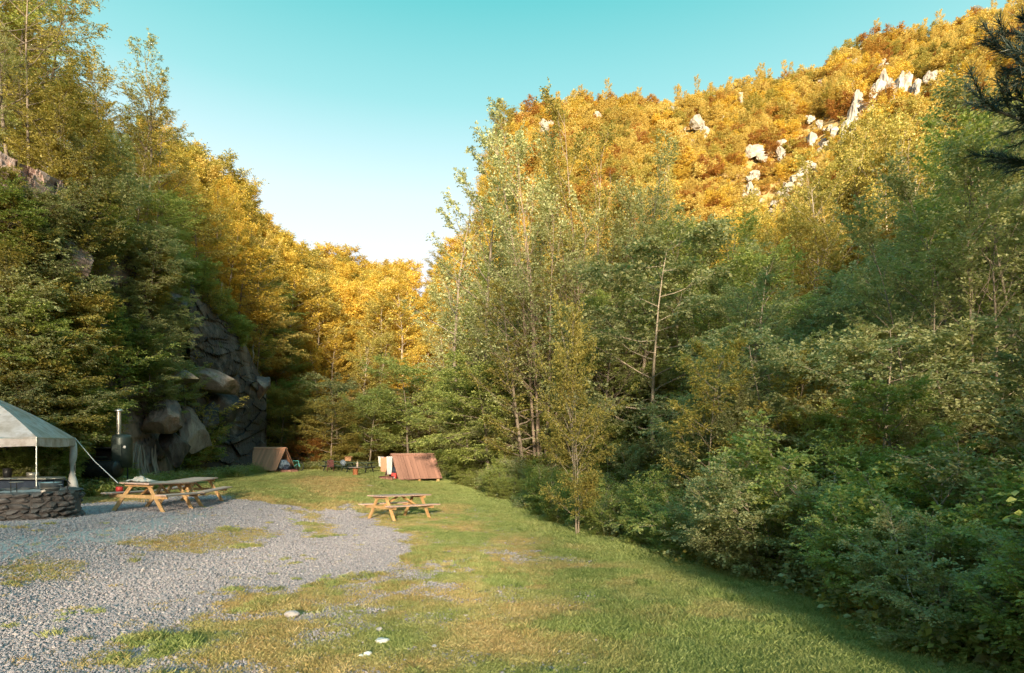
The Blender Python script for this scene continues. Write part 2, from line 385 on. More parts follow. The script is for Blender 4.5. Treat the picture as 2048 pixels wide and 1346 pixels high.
def cliff_mesh(name, px0, px1, mat, nu=300, nv=110, over=0.0, off=0.0, top=1.0, bottom=0.0, seed=1):
    th = np.linspace(px_theta(px0), px_theta(px1), nu); t = np.linspace(bottom, 1, nv)
    TT, V = np.meshgrid(th, t, indexing='ij')
    rf = np.interp(TT, TH, RF); J = np.interp(TT, TH, JJ) * top
    U = (TT - th[0]) * 40
    sk = U + V * J * .45        # strata lean
    d = cell_disp(sk, V * J - U * .3, seed, .22, .35, 2.0) + cell_disp(sk, V * J - U * .3, seed + 5, .7, 1.1, .7) + cell_disp(sk, V * J, seed + 9, 2.2, 3.6, .2)
    r = rf - .4 - off - 1.2 * (1 - V) + d * .8 - over * np.sin(np.clip(V, 0, 1) * pi) ** 1 * np.where(V > .5, 1, 1) * (V) * 1.4
    r = r + over * .9 * np.exp(-((V - .35) / .22) ** 2)
    r = np.where(V > .985, r + 2.5, r)
    X, Y = r * np.sin(TT), r * np.cos(TT)
    base = T(rf * .93 * np.sin(TT), rf * .93 * np.cos(TT)) - .6
    Z = base + V * (J + 1.2) + fbm(U * .5, V * 3, 70 + seed) * .8 * V
    return grid_mesh(name, np.stack([X, Y, Z], -1), mat, smooth=False)
o = mk('quarry_cliff', cliff_mesh('quarry_cliff', -260, 420, M['cliff'], seed=3)); tag(o, 'broken rock wall of the old quarry on the left side', None, None, 'structure')
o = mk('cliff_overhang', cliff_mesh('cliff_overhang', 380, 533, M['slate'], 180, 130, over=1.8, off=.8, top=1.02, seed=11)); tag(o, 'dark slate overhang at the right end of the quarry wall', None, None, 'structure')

def rock_mesh(name, seed, mat, planes=16, sub=4, dims=(1, 1, 1), rough=.05, dmin=.5, dmax=.82):
    import bmesh
    g = random.Random(seed); bm = bmesh.new(); bmesh.ops.create_icosphere(bm, subdivisions=sub, radius=1)
    P = np.array([v.co[:] for v in bm.verts])
    for k in range(planes):
        n = np.array([g.gauss(0, 1), g.gauss(0, 1), g.gauss(0, .8)]); n /= np.linalg.norm(n); d = g.uniform(dmin, dmax)
        s = P @ n; P = P - np.outer(np.clip(s - d, 0, None), n)
    q = P / np.linalg.norm(P, axis=1)[:, None]
    P = P * (1 + (fbm(q[:, 0] * 4 + 9, q[:, 1] * 4 + q[:, 2] * 3, 90 + seed % 7) - .5)[:, None] * rough * 4)
    P = P * np.array(dims)
    for v, p in zip(bm.verts, P): v.co = p
    me = bpy.data.meshes.new(name); bm.to_mesh(me); bm.free(); me.materials.append(mat); return me
# big fallen slabs below the overhang
for px, row, Y, dims, rot, mat, lab, seed in (
        (420, 762, 41, (2.3, 1.6, 1.05), (-.1, .35, .3), 'boulder', 'large pale angular boulder jutting out just under the dark overhang', 31),
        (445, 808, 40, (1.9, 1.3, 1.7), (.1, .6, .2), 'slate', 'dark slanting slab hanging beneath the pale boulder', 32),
        (385, 872, 36, (1.25, 1.3, 1.7), (.0, .12, .2), 'boulder', 'upright pale grey boulder standing at the foot of the cliff', 33),
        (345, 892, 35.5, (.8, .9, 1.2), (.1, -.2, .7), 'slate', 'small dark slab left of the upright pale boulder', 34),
        (350, 752, 39, (1.7, 1.3, .6), (.1, .2, -.2), 'boulder', 'flat pale ledge of rock left of the jutting boulder', 35),
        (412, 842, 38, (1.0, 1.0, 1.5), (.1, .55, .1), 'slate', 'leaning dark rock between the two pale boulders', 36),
        (328, 838, 37, (1.3, 1.3, 1.1), (.1, .3, .5), 'cliff', 'half hidden rock above the leaning poles', 41),
        (345, 606, 41, (1.3, 1., .8), (.1, .3, -.2), 'cliff', 'grey rock shoulder left of the overhang top', 38),
        (150, 520, 32, (1.1, 1., .9), (.2, .5, -.4), 'boulder', 'pinkish rock patch high on the left of the cliff', 39),
        (522, 772, 50, (1.0, 1., 1.2), (.0, .2, -.2), 'cliff', 'pinkish rock at the right foot of the overhang', 40)):
    me = rock_mesh('boulder', seed, M[mat], 30, 4, tuple(v * 1.25 for v in dims), .05, .36, .68)
    th = px_theta(px); Y = (np.interp(th, TH, RF) - (3.6 if row > 700 else 2.0)) * cos(th)
    o = mk('boulder', me); o.location = at(px, row, Y); o.rotation_euler = rot; tag(o, lab, 'boulder', 'rocks of the quarry cliff')

# pale limestone crags on the sunlit hillside
crag_lab = 'sunlit white limestone crag among golden scrub on the high right hillside'
protos = [rock_mesh('crag', 60 + k, M['limestone'], 18, 3, (.8, .8, 1.5), .2) for k in range(5)]
CR = [(1345, 240, 4), (1360, 275, 3.2), (1395, 268, 6), (1412, 280, 4.5), (1385, 300, 3), (1480, 208, 3.2), (1500, 200, 2.5), (1455, 250, 3), (1560, 300, 2.6),
      (1620, 255, 3.6), (1640, 262, 2.8), (1622, 300, 4.0), (1650, 305, 3.2), (1668, 280, 3.6), (1690, 270, 5), (1706, 250, 6), (1718, 232, 6), (1730, 255, 6), (1702, 290, 4),
      (1752, 200, 6.5), (1768, 190, 6.5), (1782, 205, 6), (1798, 190, 6), (1815, 182, 5), (1832, 188, 4.5), (1855, 172, 4), (1868, 172, 4), (1905, 165, 4.5),
      (1580, 392, 4.5), (1592, 378, 4.5), (1608, 362, 4), (1622, 350, 4), (1565, 410, 4.5), (1556, 428, 4.5), (1550, 448, 4), (1567, 455, 3), (1500, 398, 4.5), (1512, 405, 4), (1505, 320, 5), (1525, 330, 3.5),
      (1510, 365, 4), (1560, 322, 3), (1700, 105, 3), (1735, 100, 2.5), (1762, 138, 3), (1708, 138, 3), (1640, 185, 3), (1705, 188, 3), (1090, 268, 4.5), (1252, 200, 4), (1195, 240, 2.5), (1068, 382, 3.5), (1415, 590, 4.5), (1336, 350, 3)]
crag_xy = []
CR = [(px + random.uniform(-13, 13) * (q > 0), row + random.uniform(-11, 11) * (q > 0), s * (.95 if q == 0 else random.uniform(.35, .7))) for px, row, s in CR for q in range(4)]
for k, (px, row, s) in enumerate(CR):
    p = hit(px, row, 40); o = mk('limestone_crag', protos[k % 5])
    rr_ = math.hypot(p.x, p.y); s *= rr_ / 105 * (.27 if 1670 < px < 1860 else .33)
    o.location = p + Vector((-p.x, -p.y, 0)).normalized() * s * .3 + Vector((0, 0, s * .5 + .35))
    band = 1670 < px < 1860 and row > 150
    o.scale = (s * random.uniform(.6, .9), s * .8, s * random.uniform(.8, 1.1)) if band else (s * random.uniform(.8, 1.5), s * .9, s * random.uniform(.4, .75)); o.rotation_euler = (random.uniform(-.2, .2), random.uniform(-.1, .45), random.uniform(0, 6) if not band else random.uniform(-.3, .3))
    crag_xy.append((p.x, p.y, s)); tag(o, crag_lab, 'rock', 'limestone crags on the right hillside')
CRX = np.array(crag_xy)

# ------------------------------------------------------------------ trees
LEAFQ = np.array([(0, 0, 0), (.42, .55, .10), (0, 1.15, -.05), (-.42, .5, .10)])     # a folded leaf blade, length ~1 along +Y
def unit(a): return a / (np.linalg.norm(a, axis=-1, keepdims=True) + 1e-9)
def leaves(pos, dirs, size, rng, tilt=.45, tmean=.5, tsd=.22):
    """one quad per pos, pointing along dirs, normals mostly upward"""
    n = len(pos); up = np.tile([0., 0, 1], (n, 1)) + rng.normal(0, tilt, (n, 3))
    y = unit(dirs); x = unit(np.cross(y, up)); z = np.cross(x, y)
    s = size * rng.uniform(.6, 1.3, (n, 1, 1))
    V = (LEAFQ[None, :, 0:1] * x[:, None] + LEAFQ[None, :, 1:2] * y[:, None] + LEAFQ[None, :, 2:3] * z[:, None]) * s + pos[:, None]
    return V
def sprays(anc, adir, rng, n_leaf, length, size, droop=.25):
    """leaf sprays: a short twig with leaves both sides, lying fairly flat"""
    m = len(anc); adir = unit(adir * [1, 1, .45] + rng.normal(0, .2, (m, 3)))
    side = unit(np.cross(adir, np.tile([0., 0, 1], (m, 1)) + rng.normal(0, .3, (m, 3))))
    L_ = length * rng.uniform(.5, 1.2, m); P, D, Tn = [], [], []
    base_t = rng.random(m)
    for k in range(n_leaf):
        f = (k + .6) / n_leaf; sg = 1 if k % 2 else -1
        p = anc + adir * (L_ * f)[:, None] + [0, 0, -1] * (droop * L_ * f * f)[:, None] + rng.normal(0, .03 * length, (m, 3))
        d = adir * .7 + side * sg * (1.0 - .4 * f) + rng.normal(0, .2, (m, 3)) + [0, 0, -.15]
        P.append(p); D.append(d); Tn.append(np.clip(base_t * .6 + rng.random(m) * .4, 0, 1))
    P, D, Tn = np.concatenate(P), np.concatenate(D), np.concatenate(Tn)
    return leaves(P, D, size, rng), Tn
def make_tree(seed, H=12, r0=.16, clear=.2, spread=3.2, n1=26, n2=7, n3=4, stems=1, leafn=9, leafs=.085, sprayl=.45, up=.5,
              wob=.05, top=.25, shape='oval', stemspread=.12, bare=0.0, keep=1.0):
    """returns (branches MB, leaf quads, tints)"""
    rng = np.random.default_rng(seed); mb = MB(); A, D = [], []
    for s in range(stems):
        az = 2 * pi * s / stems + rng.uniform(-.5, .5); lean = 0 if stems == 1 else stemspread * rng.uniform(.6, 1.3)
        h = H * (1 if s == 0 else rng.uniform(.72, .98)); n = 11
        pts = []; p = np.array([cos(az) * r0 * .8 * (stems > 1), sin(az) * r0 * .8 * (stems > 1), -.15]); d = np.array([cos(az) * lean, sin(az) * lean, 1.])
        for i in range(n):
            pts.append(p.copy()); d = d + rng.normal(0, wob, 3) * [1, 1, 0]; d[2] = 1
            p = p + unit(d) * h / (n - 1)
        pts = np.array(pts); rr_ = r0 / max(1, stems ** .45) * (1 - np.linspace(0, 1, n) ** .9 * .93)
        mb.tube(pts, rr_, 7, False)
        nl = max(4, int(n1 / stems ** .5))
        for k in range(nl):
            f = clear + (1 - clear) * (k + rng.random()) / nl; f = min(f, .985)
            q = f * (n - 1); i = int(q); b = pts[i] + (pts[min(i + 1, n - 1)] - pts[i]) * (q - i)
            g = (f - clear) / (1 - clear)
            if shape == 'oval': ln = spread * (.35 + .95 * math.sin(pi * min(1, (g * .80 + .14))) ) * .8
            elif shape == 'cone': ln = spread * (1.05 - g)
            elif shape == 'vase': ln = spread * (.35 + .75 * g) * (1 - .6 * max(0, g - .75) * 4 * .8)
            else: ln = spread
            ln *= rng.uniform(.65, 1.2); a = k * 2.4 + rng.uniform(-.5, .5)
            if stems > 1: a = az + rng.normal(0, 1.1)
            el = up * (.4 + 1.0 * g) + rng.normal(0, .12)
            dd = np.array([cos(a) * cos(el), sin(a) * cos(el), sin(el)]); m_ = 6; lp = [b]; dcur = dd.copy()
            for j in range(m_):
                dcur = unit(dcur + rng.normal(0, .10, 3) + [0, 0, .05]); lp.append(lp[-1] + dcur * ln / m_)
            lp = np.array(lp); rb = max(.012, rr_[i] * .45); mb.tube(lp, np.linspace(rb, rb * .2, m_ + 1), 4, False)
            isbare = rng.random() < bare
            for j in range(n2):
                ff = .22 + .78 * (j + rng.random()) / n2; q = min(ff * m_, m_ - .01); ii = int(q)
                c = lp[ii] + (lp[ii + 1] - lp[ii]) * (q - ii); a2 = (1 if j % 2 else -1) * rng.uniform(.5, 1.1)
                dl = unit(lp[ii + 1] - lp[ii]); dl = np.array([dl[0] * cos(a2) - dl[1] * sin(a2), dl[0] * sin(a2) + dl[1] * cos(a2), dl[2] * .7 + rng.normal(.05, .15)])
                l2 = ln * .38 * rng.uniform(.6, 1.3) * (1.15 - .5 * ff)
                e = c + unit(dl) * l2; mid = (c + e) / 2 + rng.normal(0, .05 * l2, 3)
                mb.tube([c, mid, e], [rb * .35, rb * .22, .004], 3, False)
                if isbare: continue
                for w in range(n3):
                    if rng.random() > keep: continue
                    t_ = .15 + .85 * (w + rng.random()) / n3
                    A.append(c + (e - c) * t_ + rng.normal(0, .03 * l2, 3)); aa = (1 if w % 2 else -1) * rng.uniform(0, 1.2)
                    dv = unit(dl); D.append([dv[0] * cos(aa) - dv[1] * sin(aa), dv[0] * sin(aa) + dv[1] * cos(aa), dv[2]])
            if not isbare:
                A.append(lp[-1]); D.append(dcur)
        A.append(pts[-1]); D.append([0, 0, 1.])
    V, Tn = sprays(np.array(A), np.array(D), rng, leafn, sprayl, leafs)
    return mb, V, Tn
TREE = {}
def tree_kind(key, **kw):
    mb, V, Tn = make_tree(**kw)
    me = bpy.data.meshes.new('trunk'); me.from_pydata(mb.v, [], mb.f); me.update(); me.polygons.foreach_set('use_smooth', [True] * len(me.polygons))
    TREE[key] = (me, V, Tn); return len(V)
nq = 0
nq += tree_kind('tall_a', seed=1, H=12, spread=3.3, n1=34, n2=9, n3=7, leafn=11, leafs=.078, sprayl=.5, clear=.15)
nq += tree_kind('tall_b', seed=2, H=12, spread=2.7, n1=36, n2=8, n3=7, leafn=11, leafs=.08, sprayl=.5, clear=.1, shape='vase', up=.75)
nq += tree_kind('multi', seed=3, H=12, spread=2.6, n1=40, n2=8, n3=6, stems=4, leafn=10, leafs=.075, sprayl=.5, clear=.3, up=.8, stemspread=.16)
nq += tree_kind('layered', seed=4, H=7, r0=.09, spread=3.0, n1=26, n2=10, n3=10, leafn=13, leafs=.072, sprayl=.5, clear=.18, up=.12)
nq += tree_kind('sapling_a', seed=5, H=5, r0=.045, spread=1.5, n1=24, n2=7, n3=8, leafn=12, leafs=.055, sprayl=.36, clear=.08, up=.5)
nq += tree_kind('sapling_b', seed=6, H=5, r0=.05, spread=1.7, n1=24, n2=7, n3=8, stems=3, leafn=12, leafs=.055, sprayl=.36, clear=.1, up=.7, stemspread=.2)
nq += tree_kind('bush_a', seed=7, H=1.9, r0=.03, spread=1.05, n1=26, n2=6, n3=8, stems=5, leafn=12, leafs=.043, sprayl=.26, clear=.05, up=.5, stemspread=.45)
nq += tree_kind('bush_b', seed=8, H=1.6, r0=.025, spread=1.1, n1=24, n2=6, n3=8, stems=6, leafn=12, leafs=.038, sprayl=.24, clear=.03, up=.4, stemspread=.6)
nq += tree_kind('airy', seed=9, H=14, spread=2.8, n1=24, n2=7, n3=5, leafn=9, leafs=.10, sprayl=.45, clear=.3, up=.7, wob=.05, keep=.8, bare=.08)
nq += tree_kind('twiggy', seed=12, H=13, r0=.10, spread=4.6, n1=30, n2=11, n3=8, leafn=9, leafs=.075, sprayl=.45, clear=.25, up=.45, keep=.6, bare=.25)
nq += tree_kind('open', seed=21, H=14, r0=.17, spread=2.6, n1=46, n2=8, n3=6, stems=5, leafn=8, leafs=.075, sprayl=.5, clear=.15, up=.85, stemspread=.13, wob=.035, keep=.85, bare=.05)
nq += tree_kind('far_a', seed=13, H=13, spread=3.6, n1=26, n2=8, n3=8, leafn=8, leafs=.14, sprayl=.8, clear=.15)
nq += tree_kind('far_b', seed=14, H=13, spread=2.8, n1=28, n2=7, n3=8, leafn=8, leafs=.13, sprayl=.7, clear=.2, shape='vase', up=.8)
nq += tree_kind('far_shrub', seed=15, H=4, r0=.08, spread=2.2, n1=22, n2=6, n3=6, stems=3, leafn=7, leafs=.15, sprayl=.6, clear=.05, stemspread=.35)
print('leaf quads', nq)
_cm = {}
def crown_mesh(key, mat):
    if (key, mat) not in _cm:
        me = quads_mesh('crown', TREE[key][1], TREE[key][2], M[mat]); _cm[(key, mat)] = me
    return _cm[(key, mat)]
def trunk_mesh(key, mat):
    if ('t', key, mat) not in _cm:
        me = TREE[key][0].copy(); me.materials.clear(); me.materials.append(M[mat]); _cm[('t', key, mat)] = me
    return _cm[('t', key, mat)]
_proto = {}
def plant(key, leafm, barkm, loc, scale, label, group=None, name=None, cat='tree', rz=None, sz=None, tilt=(0, 0)):
    name = name or 'broadleaf_tree'
    label = label.replace('COL', {'leaf_dark': 'grey green', 'leaf_green': 'bright green', 'leaf_olive': 'olive green', 'leaf_gold': 'golden', 'leaf_ochre': 'ochre', 'leaf_rust': 'rust brown'}[leafm])
    k = (key, leafm, barkm, name)
    rz = random.uniform(0, 6.28) if rz is None else rz
    if k not in _proto:
        r = thing(name, loc, label, cat, group)
        mk('trunk' if cat == 'tree' else 'stem', trunk_mesh(key, barkm), None, r)
        mk('crown' if cat == 'tree' else 'foliage', crown_mesh(key, leafm), None, r); _proto[k] = r
        if group is None and 'group' in r: del r['group']
    else:
        r = dup(_proto[k], loc, 0, None, label, group)
        if group is None and 'group' in r: del r['group']
    r.rotation_euler = (tilt[0], tilt[1], rz); r.scale = (scale, scale, scale * (sz or 1)); return r

# -- hero trees with looks of their own
def tree_at(key, leafm, barkm, px, Y, top_row, Hn, label, group=None, zoff=0, **kw):
    """stands at photo column px, forward distance Y, its top at photo row top_row"""
    x = at(px, 885, Y).x; z0 = Tz(x, Y) + zoff; zt = at(px, top_row, Y).z; s = (zt - z0) / Hn
    ws = kw.pop('w', 1)
    r = plant(key, leafm, barkm, (x, Y, z0), s * ws, label, group, sz=1 / ws, **kw); return r
tree_at('open', 'leaf_dark', 'bark_red', 1085, 31, 275, 14, 'tall many stemmed tree with bare reddish stems right of the lawn end', w=.9)
tree_at('open', 'leaf_olive', 'bark_red', 1165, 33, 255, 14, 'tall slender olive tree overlapping the golden hill behind the many stemmed tree', w=.85)
tree_at('open', 'leaf_dark', 'bark', 1035, 35, 335, 14, 'open grey green tree left of the many stemmed tree', w=.9)
tree_at('open', 'leaf_dark', 'bark', 1235, 32, 330, 14, 'open grey green tree right of the slender olive tree', w=.9)
tree_at('open', 'leaf_olive', 'bark_pale', 1300, 36, 300, 14, 'pointed thin tree standing tallest before the golden hill', w=.6)
tree_at('airy', 'leaf_dark', 'bark', 985, 37, 262, 14, 'thin airy tree rising against the sky left of the golden hill', w=.75)
tree_at('airy', 'leaf_dark', 'bark', 925, 40, 388, 14, 'lower airy tree with drooping open twigs against the sky', w=.9)
tree_at('twiggy', 'leaf_olive', 'bark', 55, 24, -150, 13, 'wide twiggy tree reaching over the sky from the top left corner', w=.8)
tree_at('twiggy', 'leaf_olive', 'bark', 20, 23, -200, 13, 'old branching tree filling the extreme upper left corner', w=.9)
tree_at('airy', 'leaf_dark', 'bark', 285, 34, 78, 14, 'dark pointed tree top standing above the left slope', w=.8)
tree_at('airy', 'leaf_green', 'bark', 228, 29.5, 420, 14, 'slim open tree growing from the middle of the cliff', zoff=-7.0, w=.8)
tree_at('layered', 'leaf_olive', 'bark_red', 660, 49, 795, 7, 'small yellow green tree with brown trunk behind the red chair')
tree_at('layered', 'leaf_green', 'bark_pale', 738, 50, 780, 7, 'small tree with forked pale trunk behind the dark green table')
tree_at('layered', 'leaf_green', 'bark', 815, 46, 715, 7, 'bright green layered tree behind the right shelter')
tree_at('sapling_b', 'leaf_olive', 'bark_pale', 1155, 14.6, 640, 5, 'spindly sapling hung with yellow leaves at the lawn edge', w=.62)
tree_at('sapling_a', 'leaf_olive', 'bark_pale', 1420, 13.5, 690, 5, 'thin straight sapling with pale stem in front of the thicket', w=.8)
tree_at('layered', 'leaf_olive', 'bark', 560, 51, 770, 7, 'dark spreading bush tree above the left shelter', w=.9)

# -- pine leaning into the picture from the top right
def pine(loc, H, label):
    rng = np.random.default_rng(77); r = thing('pine_tree', loc, label, 'tree'); mb = MB(); n = 10
    pts = [np.array([.05 * sin(i), .04 * cos(i * 1.3), H * i / (n - 1) - .2]) for i in range(n)]; mb.tube(pts, np.linspace(.16, .03, n), 8, False); A, D = [], []
    for k in range(46):
        f = .60 + .39 * k / 46; b = pts[int(f * (n - 1))] + 0; b = np.array([b[0], b[1], H * f]); a = k * 2.4 if k % 2 else pi + rng.normal(.1, .5); ln = 3.9 * (1.25 - f) * rng.uniform(.7, 1.1)
        d = np.array([cos(a), sin(a), .25]); lp = [b]
        for j in range(8): d = unit(d + rng.normal(0, .10, 3) + [0, 0, -.04 + .035 * j]); lp.append(lp[-1] + d * ln / 8)
        lp = np.array(lp); mb.tube(lp, np.linspace(.038, .010, 9), 5, False)
        for j in range(16):
            ff = .2 + .8 * j / 16; q = ff * 7.99; ii = int(q); c = lp[ii] + (lp[ii + 1] - lp[ii]) * (q - ii); dl = unit(lp[ii + 1] - lp[ii]); s_ = (1 if j % 2 else -1) * rng.uniform(.4, 1.0)
            dd = unit(np.array([dl[0] * cos(s_) - dl[1] * sin(s_), dl[0] * sin(s_) + dl[1] * cos(s_), dl[2] + rng.normal(-.05, .2)])); l2 = .55 * rng.uniform(.5, 1.2); e = c + dd * l2
            mb.tube([c, e], [.008, .004], 3, False)
            m_ = 120; t_ = rng.random(m_)[:, None]; A.append(c + (e - c) * t_); D.append(unit(dd + rng.normal(0, .55, (m_, 3))))
    A, D = np.concatenate(A), np.concatenate(D); m_ = len(A); w = unit(np.cross(D, rng.normal(0, 1, (m_, 3)))) * .0055; ln = rng.uniform(.12, .22, (m_, 1))
    V = np.stack([A - w, A + w, A + D * ln + w * .2, A + D * ln - w * .2], 1)
    mb.build('trunk', M['bark'], r, True); mk('needles', quads_mesh('needles', V, rng.random(m_), M['needle']), None, r); return r
pine(on(8.9, 8.2), 11.5, 'dark long needled pine reaching in from the top right corner')

# -- right thicket
G_TH = 'plants of the thicket along the right edge of the lawn'
def scatter_line(n, y0, y1, d0, d1, pw=1.0):
    out = []
    for k in range(n):
        f = (k + random.random()) / n; y = y0 + (y1 - y0) * f ** pw
        out.append((float(edge_x(y)) + random.uniform(d0, d1), y))
    return out
for x, y in scatter_line(40, 3.0, 42, .45, 1.6, 1.5):
    s = random.uniform(.45, .85); m = random.choice(['leaf_green'] * 5 + ['leaf_dark'] * 3)
    plant(random.choice(['bush_a', 'bush_b']), m, 'bark_pale', on(x, y), s, 'low COL bush at the front of the thicket beside the lawn', 'low bushes along the lawn edge', 'bush', 'bush')
for x, y in scatter_line(42, 3.0, 44, 1.6, 4.2, 1.4):
    s = random.uniform(.9, 1.35); m = random.choice(['leaf_green'] * 5 + ['leaf_dark'] * 3)
    plant(random.choice(['bush_a', 'bush_b']), m, 'bark_pale', on(x, y), s, 'head high COL bush standing inside the right hand thicket', 'tall bushes in the right thicket', 'bush', 'bush')
for x, y in scatter_line(56, 4.5, 46, 3.2, 8.5, 1.3):
    s = random.uniform(.6, 1.0); m = random.choice(['leaf_green'] * 3 + ['leaf_dark'] * 4 + ['leaf_olive'])
    plant(random.choice(['sapling_a', 'sapling_b']), m, random.choice(['bark_pale', 'bark']), on(x, y), s, 'young COL tree packed into the thicket right of the lawn', 'young trees of the right thicket', 'young_tree', 'tree')
# taller trees: tops follow the outline of the shaded woods
TOPX = [850, 880, 940, 1000, 1100, 1200, 1300, 1330, 1400, 1500, 1600, 1700, 1800, 1850, 1900, 2000, 2150, 2400]
TOPR = [600, 570, 510, 490, 520, 520, 390, 400, 470, 520, 570, 560, 570, 470, 340, 230, 120, 60]
n = 0; tries = 0
placed = []
while n < 96 and tries < 4000:
    tries += 1; px = random.uniform(850, 2350); Y = random.uniform(11, 50)
    x = at(px, 885, Y).x
    if x - edge_x(Y) < 5.0 + (0 if Y < 30 else -2.5): continue
    if math.hypot(x, Y) > 54: continue
    if any((x - a) ** 2 + (Y - b) ** 2 < 2.2 ** 2 for a, b in placed): continue
    top = np.interp(px, TOPX, TOPR) + random.uniform(-10, 110) + 60 * (random.random() ** 2)
    z0 = Tz(x, Y); hgt = at(px, top, Y).z - z0
    if hgt < 3.5 or hgt > 17: continue
    placed.append((x, Y)); n += 1
    key = random.choice(['tall_a', 'tall_b', 'multi', 'layered']) ; Hn = 7 if key == 'layered' else 12
    if hgt < 7 and key != 'layered': key = 'layered'; Hn = 7
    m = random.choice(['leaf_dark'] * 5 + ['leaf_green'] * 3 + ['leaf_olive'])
    s = hgt / Hn; ws = min(1.0, max(.6, 1.15 / s ** .5))
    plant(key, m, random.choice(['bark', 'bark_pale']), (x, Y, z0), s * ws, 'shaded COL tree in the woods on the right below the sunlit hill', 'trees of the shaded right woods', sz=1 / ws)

for px, f, sc_ in ((300, .42, .5), (330, .30, .42), (372, .36, .4), (350, .62, .45), (300, .8, .5)):
    th = px_theta(px); rf = np.interp(th, TH, RF); r = rf - 3.2; x, y = r * sin(th), r * cos(th); z = Tz(x, y) + f * np.interp(th, TH, JJ)
    plant('layered', random.choice(['leaf_green', 'leaf_dark']), 'bark', (x, y, z - .3), sc_, 'small spreading COL tree rooted among the boulders of the cliff', 'small trees among the boulders')
# -- taller trees whose yellowing tops catch the sun above the right woods
for k in range(17):
    px = 1430 + 440 * (k + random.random()) / 17; Y = random.uniform(33, 40); x = at(px, 885, Y).x
    top = np.interp(px, [1430, 1560, 1700, 1800, 1880], [520, 430, 330, 240, 270]) + random.uniform(0, 90)
    z0 = Tz(x, Y); hgt = at(px, top, Y).z - z0; s = hgt / 12
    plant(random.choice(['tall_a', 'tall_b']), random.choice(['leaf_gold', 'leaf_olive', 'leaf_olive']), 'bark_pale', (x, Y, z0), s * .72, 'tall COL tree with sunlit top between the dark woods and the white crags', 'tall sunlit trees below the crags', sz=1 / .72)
for k in range(18):
    px = 870 + 240 * (k + random.random()) / 18; Y = random.uniform(33, 41); x = max(at(px, 885, Y).x, float(edge_x(Y)) + .8)
    plant(random.choice(['bush_a', 'sapling_a', 'sapling_b', 'layered']), random.choice(['leaf_green', 'leaf_dark', 'leaf_green']), 'bark', on(x, Y), random.uniform(.75, 1.3), 'COL shrub filling in under the tall open trees at the lawn end', 'shrubs under the tall open trees', 'bush', 'bush')
# -- nettles and saplings behind the smoker
for k in range(7):
    px = 160 + 12 * k; Y = 25.6 + .3 * (k % 3); x = at(px, 885, Y).x
    plant(random.choice(['bush_a', 'bush_b']), 'leaf_green', 'bark', on(x, Y), random.uniform(.55, .75), 'COL bush right behind the black barrel smoker', 'bushes behind the smoker', 'bush', 'bush')

# -- bank behind the shelters
for k in range(34):
    px = 470 + 460 * (k + random.random()) / 34; Y = random.uniform(50, 57); x = at(px, 885, Y).x
    s = random.uniform(.9, 1.7); m = random.choice(['leaf_green', 'leaf_dark', 'leaf_rust', 'leaf_olive', 'leaf_green'])
    plant(random.choice(['bush_a', 'bush_b', 'sapling_b']) if s < 1.3 else 'bush_a', m, 'bark', on(x, Y), s, 'dense COL bush on the bank behind the two wooden shelters', 'bushes on the bank behind the shelters', 'bush', 'bush')
for k in range(24):
    px = 480 + 440 * (k + random.random()) / 24; Y = random.uniform(52, 60); x = at(px, 885, Y).x
    hgt = random.uniform(4.5, 8.5); m = random.choice(['leaf_green', 'leaf_olive', 'leaf_olive', 'leaf_dark'])
    plant('layered', m, 'bark', on(x, Y), hgt / 7, 'shaded COL tree at the head of the valley below the golden crowns', 'shaded trees at the valley head')
# -- golden valley trees
n = 0; placed = []
while n < 90:
    px = random.uniform(400, 1010); r = random.uniform(60, 99); th = px_theta(px); x, y = r * sin(th), r * cos(th)
    if any((x - a) ** 2 + (y - b) ** 2 < 3.0 ** 2 for a, b in placed): continue
    placed.append((x, y)); n += 1
    hgt = random.uniform(9, 14.5) * (.75 if 820 < px < 880 else 1); key = random.choice(['far_a', 'far_b'])
    m = random.choice(['leaf_gold', 'leaf_gold', 'leaf_gold', 'leaf_olive'])
    plant(key, m, 'bark_pale', on(x, y, -.3), hgt / 13, 'COL sunlit tree on the slope closing the valley', 'golden trees at the head of the valley')
# -- left slope above the cliff
n = 0; placed = []; tries = 0
while n < 125 and tries < 5000:
    tries += 1; px = random.uniform(-160, 520); th = px_theta(px); rf = np.interp(th, TH, RF); rc = np.interp(th, TH, RC)
    r = rf + random.uniform(1.5, min(30, rc - rf)); x, y = r * sin(th), r * cos(th)
    if any((x - a) ** 2 + (y - b) ** 2 < 2.3 ** 2 for a, b in placed): continue
    placed.append((x, y)); n += 1
    near = r - rf < 5
    hgt = random.uniform(5, 8) if near else random.uniform(9, 13)
    if 90 < px < 420: hgt *= .74
    key = random.choice(['tall_a', 'tall_b', 'multi']) if not near else random.choice(['layered', 'tall_b'])
    Hn = 7 if key == 'layered' else 12
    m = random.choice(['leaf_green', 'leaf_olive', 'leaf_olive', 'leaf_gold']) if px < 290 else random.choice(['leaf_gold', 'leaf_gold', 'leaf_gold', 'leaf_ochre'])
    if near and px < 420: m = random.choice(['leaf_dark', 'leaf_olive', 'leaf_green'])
    plant(key, m, 'bark', on(x, y, -.3), hgt / Hn, 'COL tree on the steep slope above the quarry cliff', 'trees on the left slope above the cliff')
